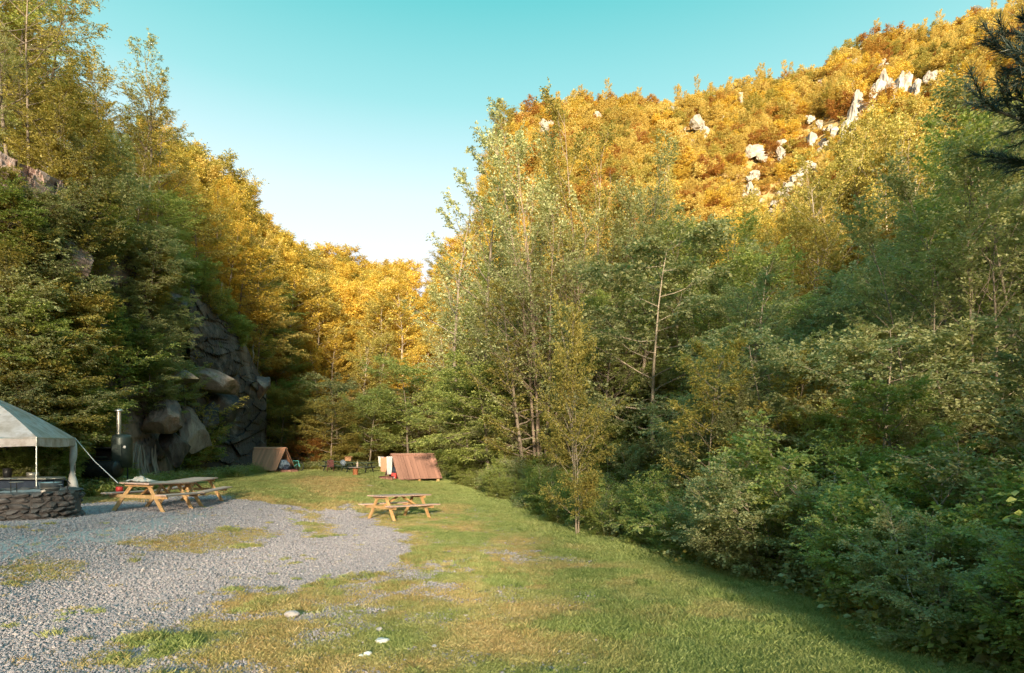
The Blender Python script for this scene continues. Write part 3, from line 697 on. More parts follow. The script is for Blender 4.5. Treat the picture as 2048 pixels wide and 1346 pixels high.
# -- growth on ledges and along the foot of the cliff
for k in range(64):
    px = -60 + 530 * (k + random.random()) / 64; th = px_theta(px); rf = np.interp(th, TH, RF); J = np.interp(th, TH, JJ)
    f = random.random() if px < 290 else random.choice([random.uniform(0, .35), random.uniform(.9, 1.0)])
    if 385 < px < 540 and .15 < f < .88: f = .97
    if px > 330 and f < .5 and k % 2: continue
    if 225 < px < 350 and f < .3: f = .45
    if px > 425 and f < .5: continue
    r = rf - 1.3 * (1 - f) - .5; x, y = r * sin(th), r * cos(th)
    z = Tz(.93 * rf * sin(th), .93 * rf * cos(th)) + f * J
    m = random.choice(['leaf_dark', 'leaf_green', 'leaf_olive'])
    plant(random.choice(['bush_a', 'bush_b', 'bush_a', 'sapling_b']), m, 'bark', (x, y, z - .2), random.uniform(.8, 1.3), 'COL bush clinging to a ledge of the quarry cliff', 'bushes clinging to the quarry cliff', 'bush', 'bush')
for k in range(16):
    px = -60 + 285 * (k + random.random()) / 16
    if 100 < px < 300: px -= 160
    th = px_theta(px); rf = np.interp(th, TH, RF)
    r = rf - random.uniform(.2, 1.5); x, y = r * sin(th), r * cos(th)
    plant('layered', random.choice(['leaf_green', 'leaf_dark', 'leaf_olive']), 'bark', on(x, y), random.uniform(.55, .9) * (.7 if 150 < px < 300 else 1), 'spreading COL tree with flat layers of leaves in front of the quarry cliff', 'spreading trees at the foot of the cliff')
for k in range(20):
    px = -40 + 520 * (k + random.random()) / 20
    if px > 105: continue
    th = px_theta(px); rf = np.interp(th, TH, RF)
    r = rf - random.uniform(2.0, 3.6); x, y = r * sin(th), r * cos(th)
    plant(random.choice(['bush_a', 'bush_b']), random.choice(['leaf_green', 'leaf_dark']), 'bark', on(x, y), random.uniform(.55, .95), 'low COL bush in the weeds at the foot of the cliff', 'low bushes at the foot of the cliff', 'bush', 'bush')

# ------------------------------------------------------------------ scattered stuff by instancing on points
def instancer(name, P, rot, scl, idx, sources, label, extra=None):
    me = bpy.data.meshes.new(name); me.vertices.add(len(P)); me.vertices.foreach_set('co', np.asarray(P, np.float32).reshape(-1))
    for nm, ty, arr in (('rot', 'FLOAT_VECTOR', rot), ('scl', 'FLOAT_VECTOR', scl), ('idx', 'INT', idx)):
        a = me.attributes.new(nm, ty, 'POINT'); a.data.foreach_set('vector' if ty == 'FLOAT_VECTOR' else 'value', np.asarray(arr, np.float32 if ty != 'INT' else np.int32).reshape(-1))
    if extra is not None:
        a = me.attributes.new('dryness', 'FLOAT', 'POINT'); a.data.foreach_set('value', extra.astype(np.float32))
    o = mk(name, me); tag(o, label, None, None, 'stuff')
    ng = bpy.data.node_groups.new(name, 'GeometryNodeTree'); ng.interface.new_socket('Geometry', in_out='INPUT', socket_type='NodeSocketGeometry')
    ng.interface.new_socket('Geometry', in_out='OUTPUT', socket_type='NodeSocketGeometry')
    N, L = ng.nodes, ng.links; gi, go = N.new('NodeGroupInput'), N.new('NodeGroupOutput'); jn = N.new('GeometryNodeJoinGeometry')
    def attr(nm, ty): n_ = N.new('GeometryNodeInputNamedAttribute'); n_.data_type = ty; n_.inputs[0].default_value = nm; return n_.outputs[0]
    ar, asc, ai = attr('rot', 'FLOAT_VECTOR'), attr('scl', 'FLOAT_VECTOR'), attr('idx', 'INT')
    e2r = N.new('FunctionNodeEulerToRotation'); L.new(ar, e2r.inputs[0])
    for k, src in enumerate(sources):
        ob = N.new('GeometryNodeObjectInfo'); ob.inputs[0].default_value = src; ob.transform_space = 'ORIGINAL'; ob.inputs['As Instance'].default_value = True
        ip = N.new('GeometryNodeInstanceOnPoints'); cp = N.new('FunctionNodeCompare'); cp.data_type = 'INT'; cp.operation = 'EQUAL'
        L.new(ai, cp.inputs[2]); cp.inputs[3].default_value = k
        L.new(gi.outputs[0], ip.inputs['Points']); L.new(cp.outputs[0], ip.inputs['Selection']); L.new(ob.outputs['Geometry'], ip.inputs['Instance'])
        L.new(e2r.outputs[0], ip.inputs['Rotation']); L.new(asc, ip.inputs['Scale']); L.new(ip.outputs[0], jn.inputs[0])
    L.new(jn.outputs[0], go.inputs[0]); md = o.modifiers.new('scatter', 'NODES'); md.node_group = ng; return o
def src_obj(name, me):
    return bpy.data.objects.new(name, me)       # used only as instance source, not in the scene itself
def rots(n, tilt=.15): return np.stack([RNG.normal(0, tilt, n), RNG.normal(0, tilt, n), RNG.uniform(0, 6.28, n)], -1)

# far woodland on the hillsides
def far_points(n, th0, th1, f0, f1):
    th = RNG.uniform(th0, th1, n); rf, rc = np.interp(th, TH, RF), np.interp(th, TH, RC)
    t = RNG.uniform(f0, f1, n) ** .8; r = rf + (rc - rf) * t; return r * np.sin(th), r * np.cos(th), t
def clear_crags(x, y):
    r = np.hypot(x, y); ok = np.ones(len(x), bool); th = np.arctan2(x, y)
    for cx, cy, s in CRX:
        cr = math.hypot(cx, cy); ct = math.atan2(cx, cy)
        ok &= ~((np.abs(th - ct) * cr < s * .8 + .4) & (r < cr + 1) & (r > cr - 3.5))
    return ok
SRC = [src_obj('far_tree', crown_mesh('far_a', 'leaf_gold')), src_obj('far_tree', crown_mesh('far_b', 'leaf_ochre')), src_obj('far_tree', crown_mesh('far_a', 'leaf_olive')),
       src_obj('far_shrub', crown_mesh('far_shrub', 'leaf_ochre')), src_obj('far_shrub', crown_mesh('far_shrub', 'leaf_gold')), src_obj('far_shrub', crown_mesh('far_shrub', 'leaf_olive')), src_obj('far_shrub', crown_mesh('far_shrub', 'leaf_rust'))]
# right hill
x, y, t = far_points(4600, px_theta(1000), R(62), 0.0, 1.03)
ok = clear_crags(x, y); x, y, t = x[ok], y[ok], t[ok]
x2, y2, t2 = far_points(6000, px_theta(1000), R(60), .1, 1.03); small = np.concatenate([np.zeros(len(x), bool), np.ones(len(x2), bool)])
x, y, t = np.concatenate([x, x2]), np.concatenate([y, y2]), np.concatenate([t, t2]); n = len(x)
dens = fbm(x * .06, y * .06, 77)
idx = np.where(t < .22, RNG.choice([0, 1, 2, 2], n), RNG.choice([3, 4, 3, 5, 1, 6, 3], n))
big = (idx < 3); sc = np.where(big, np.where(t < .25, RNG.uniform(.45, .85, n), RNG.uniform(.20, .36, n)), RNG.uniform(.35, .8, n) * (0.6 + dens * .8))
idx = np.where(small, RNG.choice([3, 4, 3, 6], n), idx); sc = np.where(small, RNG.uniform(.10, .28, n), sc)
P = np.stack([x, y, T(x, y) - .3], -1); S = np.stack([sc, sc, sc * RNG.uniform(.9, 1.4, n)], -1)
instancer('hillside_woodland', P, rots(n, .08), S, idx, SRC, 'golden scrub and small trees covering the sunlit hill on the right')
# left slope, head of the valley and the ridge behind
xs, ys, ts = [], [], []
for cnt, a, b, f0, f1 in ((1500, px_theta(-250), px_theta(1010), .25, 1.1), (110, R(-100), R(-60), .35, 1.1), (300, R(62), R(115), .35, 1.1)):
    x, y, t = far_points(cnt, a, b, f0, f1); xs.append(x); ys.append(y); ts.append(t)
x, y, t = map(np.concatenate, (xs, ys, ts)); ok = (np.hypot(x, y) > 60) | (y < 5); x, y, t = x[ok], y[ok], t[ok]; n = len(x)
pz = np.arctan2(x, y); left = pz < px_theta(380)
idx = np.where(left, RNG.choice([2, 2, 0], n), RNG.choice([0, 0, 1, 2], n)); sc = RNG.uniform(.5, .95, n) * np.where((pz > px_theta(810)) & (pz < px_theta(890)), .7, 1)
instancer('valley_woodland', np.stack([x, y, T(x, y) - .5], -1), rots(n, .06), np.stack([sc] * 3, -1), idx, SRC, 'mass of golden and green trees covering the slopes around the valley')

# unseen belt of trees, added behind the viewer to filter the low sun
nr = 27
x = np.linspace(-75, 80, nr) + RNG.normal(0, 2, nr); y = -47 + RNG.normal(0, 4, nr); sc = RNG.uniform(1.55, 1.95, nr)
x2 = np.linspace(-75, 80, 52); y2 = -42 + RNG.normal(0, 3, 52); x = np.concatenate([x, x2]); y = np.concatenate([y, y2]); sc = np.concatenate([sc, RNG.uniform(.65, .95, 52)])  # denser low row, added to keep direct sun off the lawn
n = len(x); instancer('sun_filter_trees', np.stack([x, y, T(x, y) - .5], -1), rots(n, .05), np.stack([sc] * 3, -1), RNG.choice([0, 2], n), SRC, 'unseen belt of tall trees added to filter the low sun')

# weeds and undergrowth
def herb_mesh(seed, h, n, leafs, mat):
    rng = np.random.default_rng(seed); A, D = [], []
    for k in range(n):
        a = rng.uniform(0, 6.28); r = abs(rng.normal(0, .22)); hh = h * rng.uniform(.5, 1.1)
        for q in range(4): A.append([cos(a) * r, sin(a) * r, hh * (.25 + .75 * q / 3)]); b = rng.uniform(0, 6.28); D.append([cos(b), sin(b), .3])
    V, Tn = sprays(np.array(A), np.array(D), rng, 5, .14, leafs, .4); return quads_mesh('herb', V, Tn, M[mat])
HS = [src_obj('herb', herb_mesh(1, .5, 26, .055, 'leaf_green')), src_obj('herb', herb_mesh(2, .35, 30, .045, 'leaf_green')), src_obj('herb', herb_mesh(3, .6, 22, .06, 'leaf_dark')), src_obj('herb', herb_mesh(4, .3, 26, .05, 'leaf_olive'))]
x = RNG.uniform(-24, 12, 60000); y = RNG.uniform(2.5, 58, 60000); r = np.hypot(x, y); th = np.arctan2(x, y); rf = np.interp(th, TH, RF)
e = x - edge_x(y) + (fbm(x * .8, y * .8, 81) - .5) * 1.2
wl_ = ss((r - rf + 7.5 + (fbm(x * .5, y * .5, 83) - .5) * 5) / 2) * (x < -8) + (y > 47.5 + (fbm(x * .3, y * .3, 84) - .5) * 5)
dR = np.hypot(x + 5.0, (y - 40.5) * .5)
keep = ((e > .35) & (e < 7) & (RNG.random(len(x)) < .9)) | ((wl_ > .5) & (e < 0) & (r < rf + 2))
near_th = (e > 1.2) & (fbm(x * .5, y * .5, 85) < .42); keep &= ~near_th
cl = (np.abs(x + 12.5) < 2.7) & (np.abs(y - 16) < 5.0); keep &= ~cl
x, y, e = x[keep], y[keep], e[keep]; n = len(x); print('herbs', n)
s = RNG.uniform(.5, 1.2, n) * np.where((e > -1) & (e < .6), .5, 1)
instancer('undergrowth', np.stack([x, y, T(x, y) - .03], -1), rots(n), np.stack([s] * 3, -1), RNG.integers(0, 4, n), HS, 'lush green weeds and nettles around the edges of the lawn')

# grass
def grassmat():
    m, N, L, P = newmat('grass_blades')
    a = N.new('ShaderNodeAttribute'); a.attribute_type = 'INSTANCER'; a.attribute_name = 'dryness'
    tn = N.new('ShaderNodeAttribute'); tn.attribute_name = 'tint'; oi = N.new('ShaderNodeObjectInfo')
    av = N.new('ShaderNodeMath'); av.operation = 'ADD'; h1 = N.new('ShaderNodeMath'); h1.operation = 'MULTIPLY'; h1.inputs[1].default_value = .5
    h2 = N.new('ShaderNodeMath'); h2.operation = 'MULTIPLY'; h2.inputs[1].default_value = .5
    L.new(tn.outputs['Fac'], h1.inputs[0]); L.new(oi.outputs['Random'], h2.inputs[0]); L.new(h1.outputs[0], av.inputs[0]); L.new(h2.outputs[0], av.inputs[1])
    g = rampn(N, L, av.outputs[0], ((.15, (.20, .26, .075)), (.5, (.33, .39, .12)), (.85, (.48, .52, .21))))
    d = rampn(N, L, av.outputs[0], ((.15, (.44, .29, .12)), (.5, (.62, .44, .19)), (.85, (.76, .60, .32))))
    c = mixc(N, L, a.outputs['Fac'], g.outputs[0], d.outputs[0]); L.new(c, P.inputs['Base Color']); P.inputs['Roughness'].default_value = .6
    tr = N.new('ShaderNodeBsdfTranslucent'); L.new(c, tr.inputs[0]); ms = N.new('ShaderNodeMixShader'); ms.inputs[0].default_value = .3
    L.new(P.outputs[0], ms.inputs[1]); L.new(tr.outputs[0], ms.inputs[2]); L.new(ms.outputs[0], N['Material Output'].inputs[0]); return m
M['grass'] = grassmat()
def tuft(seed, n, h, w, spread, lean):
    rng = np.random.default_rng(seed); a = rng.uniform(0, 6.28, n); r = spread * np.sqrt(rng.random(n)); p = np.stack([np.cos(a) * r, np.sin(a) * r, -.01 + 0 * r], -1)
    b = rng.uniform(0, 6.28, n); side = np.stack([np.cos(b), np.sin(b), 0 * b], -1) * w * .5; c = rng.uniform(0, 6.28, n)
    hh = h * rng.uniform(.4, 1.2, n); ln = lean * rng.uniform(.2, 1.5, n) * hh; tip = p + np.stack([np.cos(c) * ln, np.sin(c) * ln, hh], -1)
    mid = p + (tip - p) * .55 * [.7, .7, 1.15]
    V = np.stack([p - side, p + side, tip + side * .15, mid - side * .9], 1)
    return quads_mesh('tuft', V, rng.random(n), M['grass'])
GS = [src_obj('tuft', tuft(1, 90, .026, .0035, .11, .9)), src_obj('tuft', tuft(2, 80, .036, .0035, .10, .8)), src_obj('tuft', tuft(3, 90, .06, .0035, .08, .7)), src_obj('tuft', tuft(4, 80, .045, .007, .17, .8)), src_obj('tuft', tuft(5, 90, .075, .004, .14, .8))]
def scatter_xy(n, r0, r1, th0, th1, pw):
    u = RNG.random(n); r = (r0 ** pw + u * (r1 ** pw - r0 ** pw)) ** (1 / pw); th = RNG.uniform(th0, th1, n); return r * np.sin(th), r * np.cos(th)
x, y = scatter_xy(230000, 2.8, 56, R(-46), R(42), .75)
g, sd, dr = masks(x, y); e = x - edge_x(y); rr_ = np.hypot(x, y); rf = np.interp(np.arctan2(x, y), TH, RF)
p = np.clip(1 - g * 1.15 - sd, 0.012, 1) * (e < 1.0) * (rr_ < rf - .5)
p *= np.where(rr_ < 12, .45 + .55 * ss((fbm(x * 3, y * 3, 88) - .38) / .15), 1)
keep = RNG.random(len(x)) < p; x, y, g, dr, e, rr_ = (a[keep] for a in (x, y, g, dr, e, rr_)); n = len(x); print('tufts', n)
lush = fbm(x * 1.3, y * 1.3, 89)
idx = np.where(rr_ > 22, RNG.choice([3, 4], n, p=[.8, .2]), RNG.choice([0, 1], n)); idx = np.where((rr_ < 22) & (lush > .62), 2, idx)
idx = np.where((rr_ > 11) & (rr_ < 30) & (e > -1.2) & (RNG.random(n) < .25), 4, idx)
dr = np.clip(dr * RNG.uniform(.5, 1.4, n) - (idx == 2) * .45, 0, 1); s = RNG.uniform(.7, 1.3, n) * (1 + (rr_ > 22) * .3)
instancer('lawn_grass', np.stack([x, y, T(x, y)], -1), rots(n, .08), np.stack([s, s, s * RNG.uniform(.7, 1.2, n)], -1), idx, GS, 'short green and dry yellow grass of the lawn', dr)

# gravel
pm = [simple('gravel_stone', (.30, .26, .295), (.45, .395, .43), 20, .85), simple('gravel_stone_dark', (.22, .19, .215), (.35, .305, .335), 20, .85), simple('gravel_stone_light', (.38, .33, .34), (.52, .46, .47), 20, .85)]
PS = [src_obj('pebble', rock_mesh('pebble', 100 + k, pm[(0, 0, 1, 0, 2, 0)[k]], 7, 1, (1, .75, .5), .05)) for k in range(6)]
x, y = scatter_xy(520000, 2.8, 27, R(-46), R(8), .75)
g, sd, dr = masks(x, y); rr_ = np.hypot(x, y)
keep = RNG.random(len(x)) < np.clip(g * (1 - .85 * sd) + .03, 0, 1) * ss((28 - rr_) / 3); x, y, rr_ = x[keep], y[keep], rr_[keep]; n = len(x); print('pebbles', n)
s = RNG.uniform(.005, .0125, n) * (1 + rr_ / 14) * (1 + .8 * (RNG.random(n) < .05))
instancer('gravel', np.stack([x, y, T(x, y) + s * .25 + .004], -1), rots(n, .5), np.stack([s] * 3, -1), RNG.integers(0, 6, n), PS, 'loose grey gravel covering the yard')
for k, (px, row, s) in enumerate(((766, 1287, .075), (735, 1314, .06), (722, 1316, .04), (582, 1236, .10), (758, 1262, .05), (868, 1296, .04))):
    lab = ['white stone lying in the worn grass, the brightest one', 'pale wedge shaped stone just below the brightest white stone', 'small flat stone beside the pale wedge shaped stone',
           'flat grey blue stone sunk in the patchy turf near the gravel', 'pinkish stone above the brightest white stone', 'little stone half hidden in the grass right of the white stones'][k]
    o = mk('stone', rock_mesh('stone', 120 + k, simple('white_stone', (.6, .57, .56), (.85, .82, .8), 8, .8) if k < 3 else pm[2], 8, 2, (1, .7, .45), .05)); p = hit(px, row, 2)
    o.location = p + Vector((0, 0, s * .3)); o.scale = (s,) * 3; o.rotation_euler = (0, .1, k); tag(o, lab, 'stone')
# ------------------------------------------------------------------ made things
M['table_top'] = simple('worn_table_wood', (.62, .38, .31), (.84, .56, .47), 7, .7, (8, 1, 8), bs=.3)
M['table_leg'] = simple('orange_timber', (.60, .33, .14), (.80, .50, .25), 7, .65, (6, 6, 1), bs=.2)
M['green_paint'] = simple('dark_green_paint', (.05, .075, .05), (.12, .15, .10), 9, .6)
M['green_leg'] = simple('black_green_timber', (.02, .03, .025), (.05, .06, .05), 9, .6)
M['roof_board'] = simple('brown_roof_board', (.56, .25, .16), (.80, .43, .28), 9, .75, (6, 6, .8), bs=.4)
M['roof_red'] = simple('red_brown_roof_board', (.28, .135, .105), (.46, .25, .20), 9, .75, (6, 6, .8), bs=.4)
M['dark_wood'] = simple('dark_wood', (.07, .05, .04), (.15, .10, .08), 8, .8)
M['black_iron'] = simple('black_iron', (.022, .022, .026), (.055, .055, .062), 14, .42, metal=.4)
M['green_iron'] = simple('green_grey_tank', (.03, .045, .045), (.055, .075, .075), 6, .42, metal=.3)
M['steel'] = simple('galvanised_steel', (.42, .44, .46), (.62, .64, .66), 12, .35, metal=.85)
M['plate'] = simple('dull_metal', (.35, .33, .31), (.5, .48, .45), 12, .4, metal=.6)
M['navy'] = simple('navy_cloth', (.012, .02, .045), (.03, .045, .08), 6, .7)
M['white_cloth'] = simple('white_cloth', (.55, .53, .56), (.78, .76, .78), 6, .85)
M['beige_cloth'] = simple('beige_cloth', (.62, .46, .40), (.85, .70, .62), 9, .9)
M['red'] = simple('red_plastic', (.55, .03, .03), (.75, .06, .05), 6, .5)
M['blue_grey'] = simple('blue_grey_nylon', (.14, .18, .26), (.30, .35, .44), 6, .6)
M['aqua'] = simple('aqua_paint', (.10, .48, .46), (.2, .62, .58), 6, .35)
M['rubber'] = simple('black_rubber', (.012, .012, .012), (.03, .03, .03), 10, .7)
M['card'] = simple('cardboard', (.50, .25, .13), (.62, .34, .19), 6, .8)
M['rust'] = simple('rusty_orange_wood', (.36, .12, .05), (.52, .20, .08), 6, .75)
M['maroon'] = simple('maroon_wood', (.10, .02, .025), (.19, .045, .05), 6, .7)
M['stone_dark'] = simple('sooty_stone', (.045, .04, .043), (.19, .165, .165), 5, .9, bs=.8, bd=.03)
M['ash'] = simple('ash', (.24, .22, .23), (.42, .40, .41), 9, .95, bs=.6)
M['pole_wood'] = simple('grey_pole_bark', (.20, .15, .13), (.42, .34, .31), 9, .85, (1, 1, .2))
m_, N_, L_, P_ = newmat('canopy_fabric')
n_a = noise_node(N_, L_, 1.2, 5); n_b = noise_node(N_, L_, 5, 6)
ca = rampn(N_, L_, n_a.outputs[0], ((.35, (.80, .72, .76)), (.65, (.60, .50, .47)))); cb = rampn(N_, L_, n_b.outputs[0], ((.45, (1, 1, 1)), (.75, (.62, .55, .48))))
cc = mixc(N_, L_, 1.0, ca.outputs[0], cb.outputs[0], 'MULTIPLY'); L_.new(cc, P_.inputs['Base Color']); P_.inputs['Roughness'].default_value = .5
tr_ = N_.new('ShaderNodeBsdfTranslucent'); L_.new(cc, tr_.inputs[0]); ms_ = N_.new('ShaderNodeMixShader'); ms_.inputs[0].default_value = .2
L_.new(P_.outputs[0], ms_.inputs[1]); L_.new(tr_.outputs[0], ms_.inputs[2]); L_.new(ms_.outputs[0], N_['Material Output'].inputs[0]); M['canopy'] = m_
bump(N_, L_, n_b.outputs[0], P_, .3, .03)

def ring_pts(r, n, z=0, c=(0, 0), a0=0, a1=2 * pi):
    return [(c[0] + r * cos(a0 + (a1 - a0) * k / n), c[1] + r * sin(a0 + (a1 - a0) * k / n), z) for k in range(n + 1)]
def board(name, a, b, w, h, mat, parent, up=(0, 0, 1), jit=0):
    mb = MB().beam(a, b, w, h, up); o = mb.build(name, M[mat], parent); return o
def slope_tilt(o, rz):
    """let a four legged thing follow the lie of the ground"""
    x, y = o.location.x, o.location.y; e = .6
    nrm = Vector((-(Tz(x + e, y) - Tz(x - e, y)) / (2 * e), -(Tz(x, y + e) - Tz(x, y - e)) / (2 * e), 1)).normalized()
    q = Vector((0, 0, 1)).rotation_difference(nrm); o.rotation_mode = 'XYZ'
    o.rotation_euler = (q.to_matrix() @ Matrix.Rotation(rz, 3, 'Z')).to_euler()

def picnic_table(loc, rz, label, top='table_top', leg='table_leg', L=2.0, group=None):
    t = thing('picnic_table', loc, label, 'picnic table', group)
    for k in range(5): board('plank', (-L / 2 + random.uniform(-.01, .01), -.31 + .155 * k, .735), (L / 2 + random.uniform(-.01, .01), -.31 + .155 * k, .735), .146, .035, top, t)
    for s in (-1, 1):
        for k in range(2): board('seat_plank', (-L / 2, s * (.62 + .15 * k), .445), (L / 2, s * (.62 + .15 * k), .445), .142, .035, top, t)
    for e in (-1, 1):
        x = e * (L / 2 - .28)
        for s in (-1, 1): board('leg', (x, s * .66, -.03), (x, s * .20, .715), .09, .045, leg, t, up=(1, 0, 0))
        board('cross_beam', (x + .047 * e, -.76, .385), (x + .047 * e, .76, .385), .045, .085, leg, t)
        board('top_beam', (x + .047 * e, -.36, .68), (x + .047 * e, .36, .68), .045, .07, leg, t)
        board('brace', (x - .03 * e, 0, .40), (x - .62 * e, 0, .70), .05, .05, leg, t)
    slope_tilt(t, rz); return t
def legs_to_ground(px, row, Y): p = at(px, row, Y); return on(p.x, p.y)
ta = at(262, 969, 15.7); 
picnic_table(on(ta.x + .05, 16.65), R(91.5), 'wooden picnic table nearest the stone fire pit with a crumpled cloth on its end', L=2.05, group=None)
picnic_table(on(ta.x - .10, 18.85), R(93), 'wooden picnic table set end to end behind the one with the cloth', L=2.0)
tb0 = at(752, 991.5, 18.4); tb1 = at(843, 985, 19.75)
tbc = (tb0 + tb1) / 2; picnic_table(on(tbc.x, tbc.y), math.atan2(tb1.y - tb0.y, tb1.x - tb0.x), 'wooden picnic table standing alone where gravel meets grass', L=1.95)
g1 = at(673, 935, 45); picnic_table(on(g1.x, 45), R(-12), 'dark green picnic table behind the brown red chair', 'green_paint', 'green_leg')
g2 = at(720, 938, 42.5); picnic_table(on(g2.x, 42.5), R(-14), 'dark green picnic table right behind the cable reel', 'green_paint', 'green_leg')

# crumpled cloth and red tin by the near table end
gx, gy = np.meshgrid(np.linspace(-1, 1, 26), np.linspace(-1, 1, 20), indexing='ij')
gz = .015 + np.clip(.16 * np.exp(-((gx + .15) ** 2 + gy ** 2) * 1.6) * (fbm(gx * 3.4 + 3, gy * 3.4, 130, 3) - .25) * 2.2, 0, 1) + .05 * fbm(gx * 7, gy * 7, 131)
o = mk('cloth', grid_mesh('cloth', np.stack([gx * .30 + .05 * fbm(gx * 2, gy * 2, 5), gy * .24 + .08 * fbm(gx * 2 + 9, gy * 2, 6), gz], -1), M['beige_cloth']))
o.location = at(278, 958, 16.15); o.location.z = Tz(-10, 16.1) + .745; tag(o, 'crumpled beige cloth lying on the near end of the picnic table', 'cloth')
o = MB().lathe(((0, 0), (.085, 0), (.09, .16), (.08, .17), (0, .17)), 14).build('tin', M['red'], smooth=True); p = at(239, 975, 16.6); o.location = (p.x, 16.6, Tz(p.x, 16.6) + .46); tag(o, 'small red tin standing on the left seat under the picnic table end', 'tin')

# stone fire pit
pc = at(50, 985, 13.9); pit = thing('fire_pit', on(pc.x, 13.9, -.08), 'round dark stone fire pit at the left edge of the gravel', 'fire pit')
PR, PH = 1.10, .72
stones = [rock_mesh('stone', 200 + k, M['stone_dark'], 9, 3, (.185, .10, .082), .10) for k in range(7)]
z = .05; row_ = 0
while z < PH - .06:
    hgt = random.uniform(.085, .135); a = random.random()
    while a < 2 * pi + .0:
        w = random.uniform(.15, .34); rr_ = PR - .06 + random.uniform(-.02, .035) - z * .02
        o = mk('stone', stones[random.randrange(7)], None, pit); o.location = (rr_ * cos(a + w / 2 / PR), rr_ * sin(a + w / 2 / PR), z + hgt / 2)
        o.rotation_euler = (random.uniform(-.15, .15), random.uniform(-.2, .2), a + w / 2 / PR + pi / 2); o.scale = (w / .30 * .98, 1.1, hgt / .135)
        a += w / PR
        if a > 2 * pi + .9: break
    z += hgt; row_ += 1
MB().lathe(((PR - .04, 0), (PR - .06, PH - .05), (PR - .5, PH - .06)), 40).build('core', M['stone_dark'], pit)
for k in range(17):
    a = k * 2 * pi / 17; o = mk('coping_stone', stones[k % 7], None, pit); o.location = ((PR - .2) * cos(a), (PR - .2) * sin(a), PH - .02); o.rotation_euler = (0, 0, a + pi / 2); o.scale = (1.5, 2.3, .55)
th_, rr_ = np.meshgrid(np.linspace(0, 2 * pi, 49), np.linspace(0, PR - .12, 14), indexing='ij')
xx, yy = rr_ * np.cos(th_), rr_ * np.sin(th_)
mk('ash_bed', grid_mesh('ash_bed', np.stack([xx, yy, PH - .03 + .08 * fbm(xx * 5 + 3, yy * 5, 140) - .03], -1), M['ash']), None, pit)
ptop = pit.location.z + PH
def pit_at(px, row, Y): p = at(px, row, Y); p.z = ptop + .01; return p
o = thing('metal_tub', pit_at(100, 985, 13.6), 'round galvanised tub on the rim of the stone fire pit', 'tub')
MB().lathe(((.0, .01), (.17, .01), (.21, .19), (.225, .20), (.218, .205), (.20, .19), (.165, .03), (0, .03)), 28).build('tub_body', M['steel'], o, True)
MB().tube([(.22 + .06 * sin(pi * k / 6), -.05 + .1 * k / 6, .15) for k in range(7)], .008, 6).build('handle', M['steel'], o)
MB().lathe(((.176, .06), (.182, .066), (.19, .09)), 28).build('band', M['plate'], o)
for k, (px, row, w, h) in enumerate(((21, 988, .125, .28), (33, 992, .125, .22))):
    o = thing('grill_plate', pit_at(px, row, 13.3 + .25 * (1 - k)), ['flat round pan on a tall spike, left of the two on the pit', 'flat round pan on a shorter spike, right of the two on the pit'][k], 'pan', 'pans on spikes at the fire pit')
    MB().lathe(((0, h), (w, h), (w + .012, h + .014), (w, h + .012), (0, h + .008)), 22).build('pan', M['plate'], o, True); MB().tube([(.01, 0, -.04), (0, 0, h)], .009, 6).build('spike', M['black_iron'], o)
o = thing('frying_pan', pit_at(113, 985, 14.1), 'flat pan with a long handle above the metal tub', 'pan')
MB().lathe(((0, .25), (.16, .25), (.18, .27), (.17, .27), (0, .258)), 22).build('pan', M['plate'], o, True); MB().tube([(.17, 0, .26), (.28, -.02, .2), (.34, -.02, .13)], .011, 6).build('handle', M['black_iron'], o); MB().tube([(0, 0, -.02), (0, 0, .25)], .012, 6).build('stand', M['black_iron'], o)
o = thing('fire_hook', pit_at(135, 988, 13.7), 'thin bent iron rod standing up at the right rim of the fire pit', 'hook')
MB().tube([(0, 0, -.05), (0, 0, .24), (-.02, 0, .255), (-.28, 0, .24), (-.36, .02, .16)], .009, 6).build('rod', M['black_iron'], o)
MB().lathe(((0, -.01), (.03, -.01), (.036, .03), (.02, .04), (0, .04)), 8).build('foot', M['black_iron'], o)
o = mk('ember_wood', rock_mesh('ember_wood', 230, M['beige_cloth'], 8, 2, (.055, .04, .045), .05)); o.location = pit_at(86, 988, 13.2) + Vector((0, 0, .03)); tag(o, 'small pinkish piece of charred wood on the fire pit ash', 'wood')

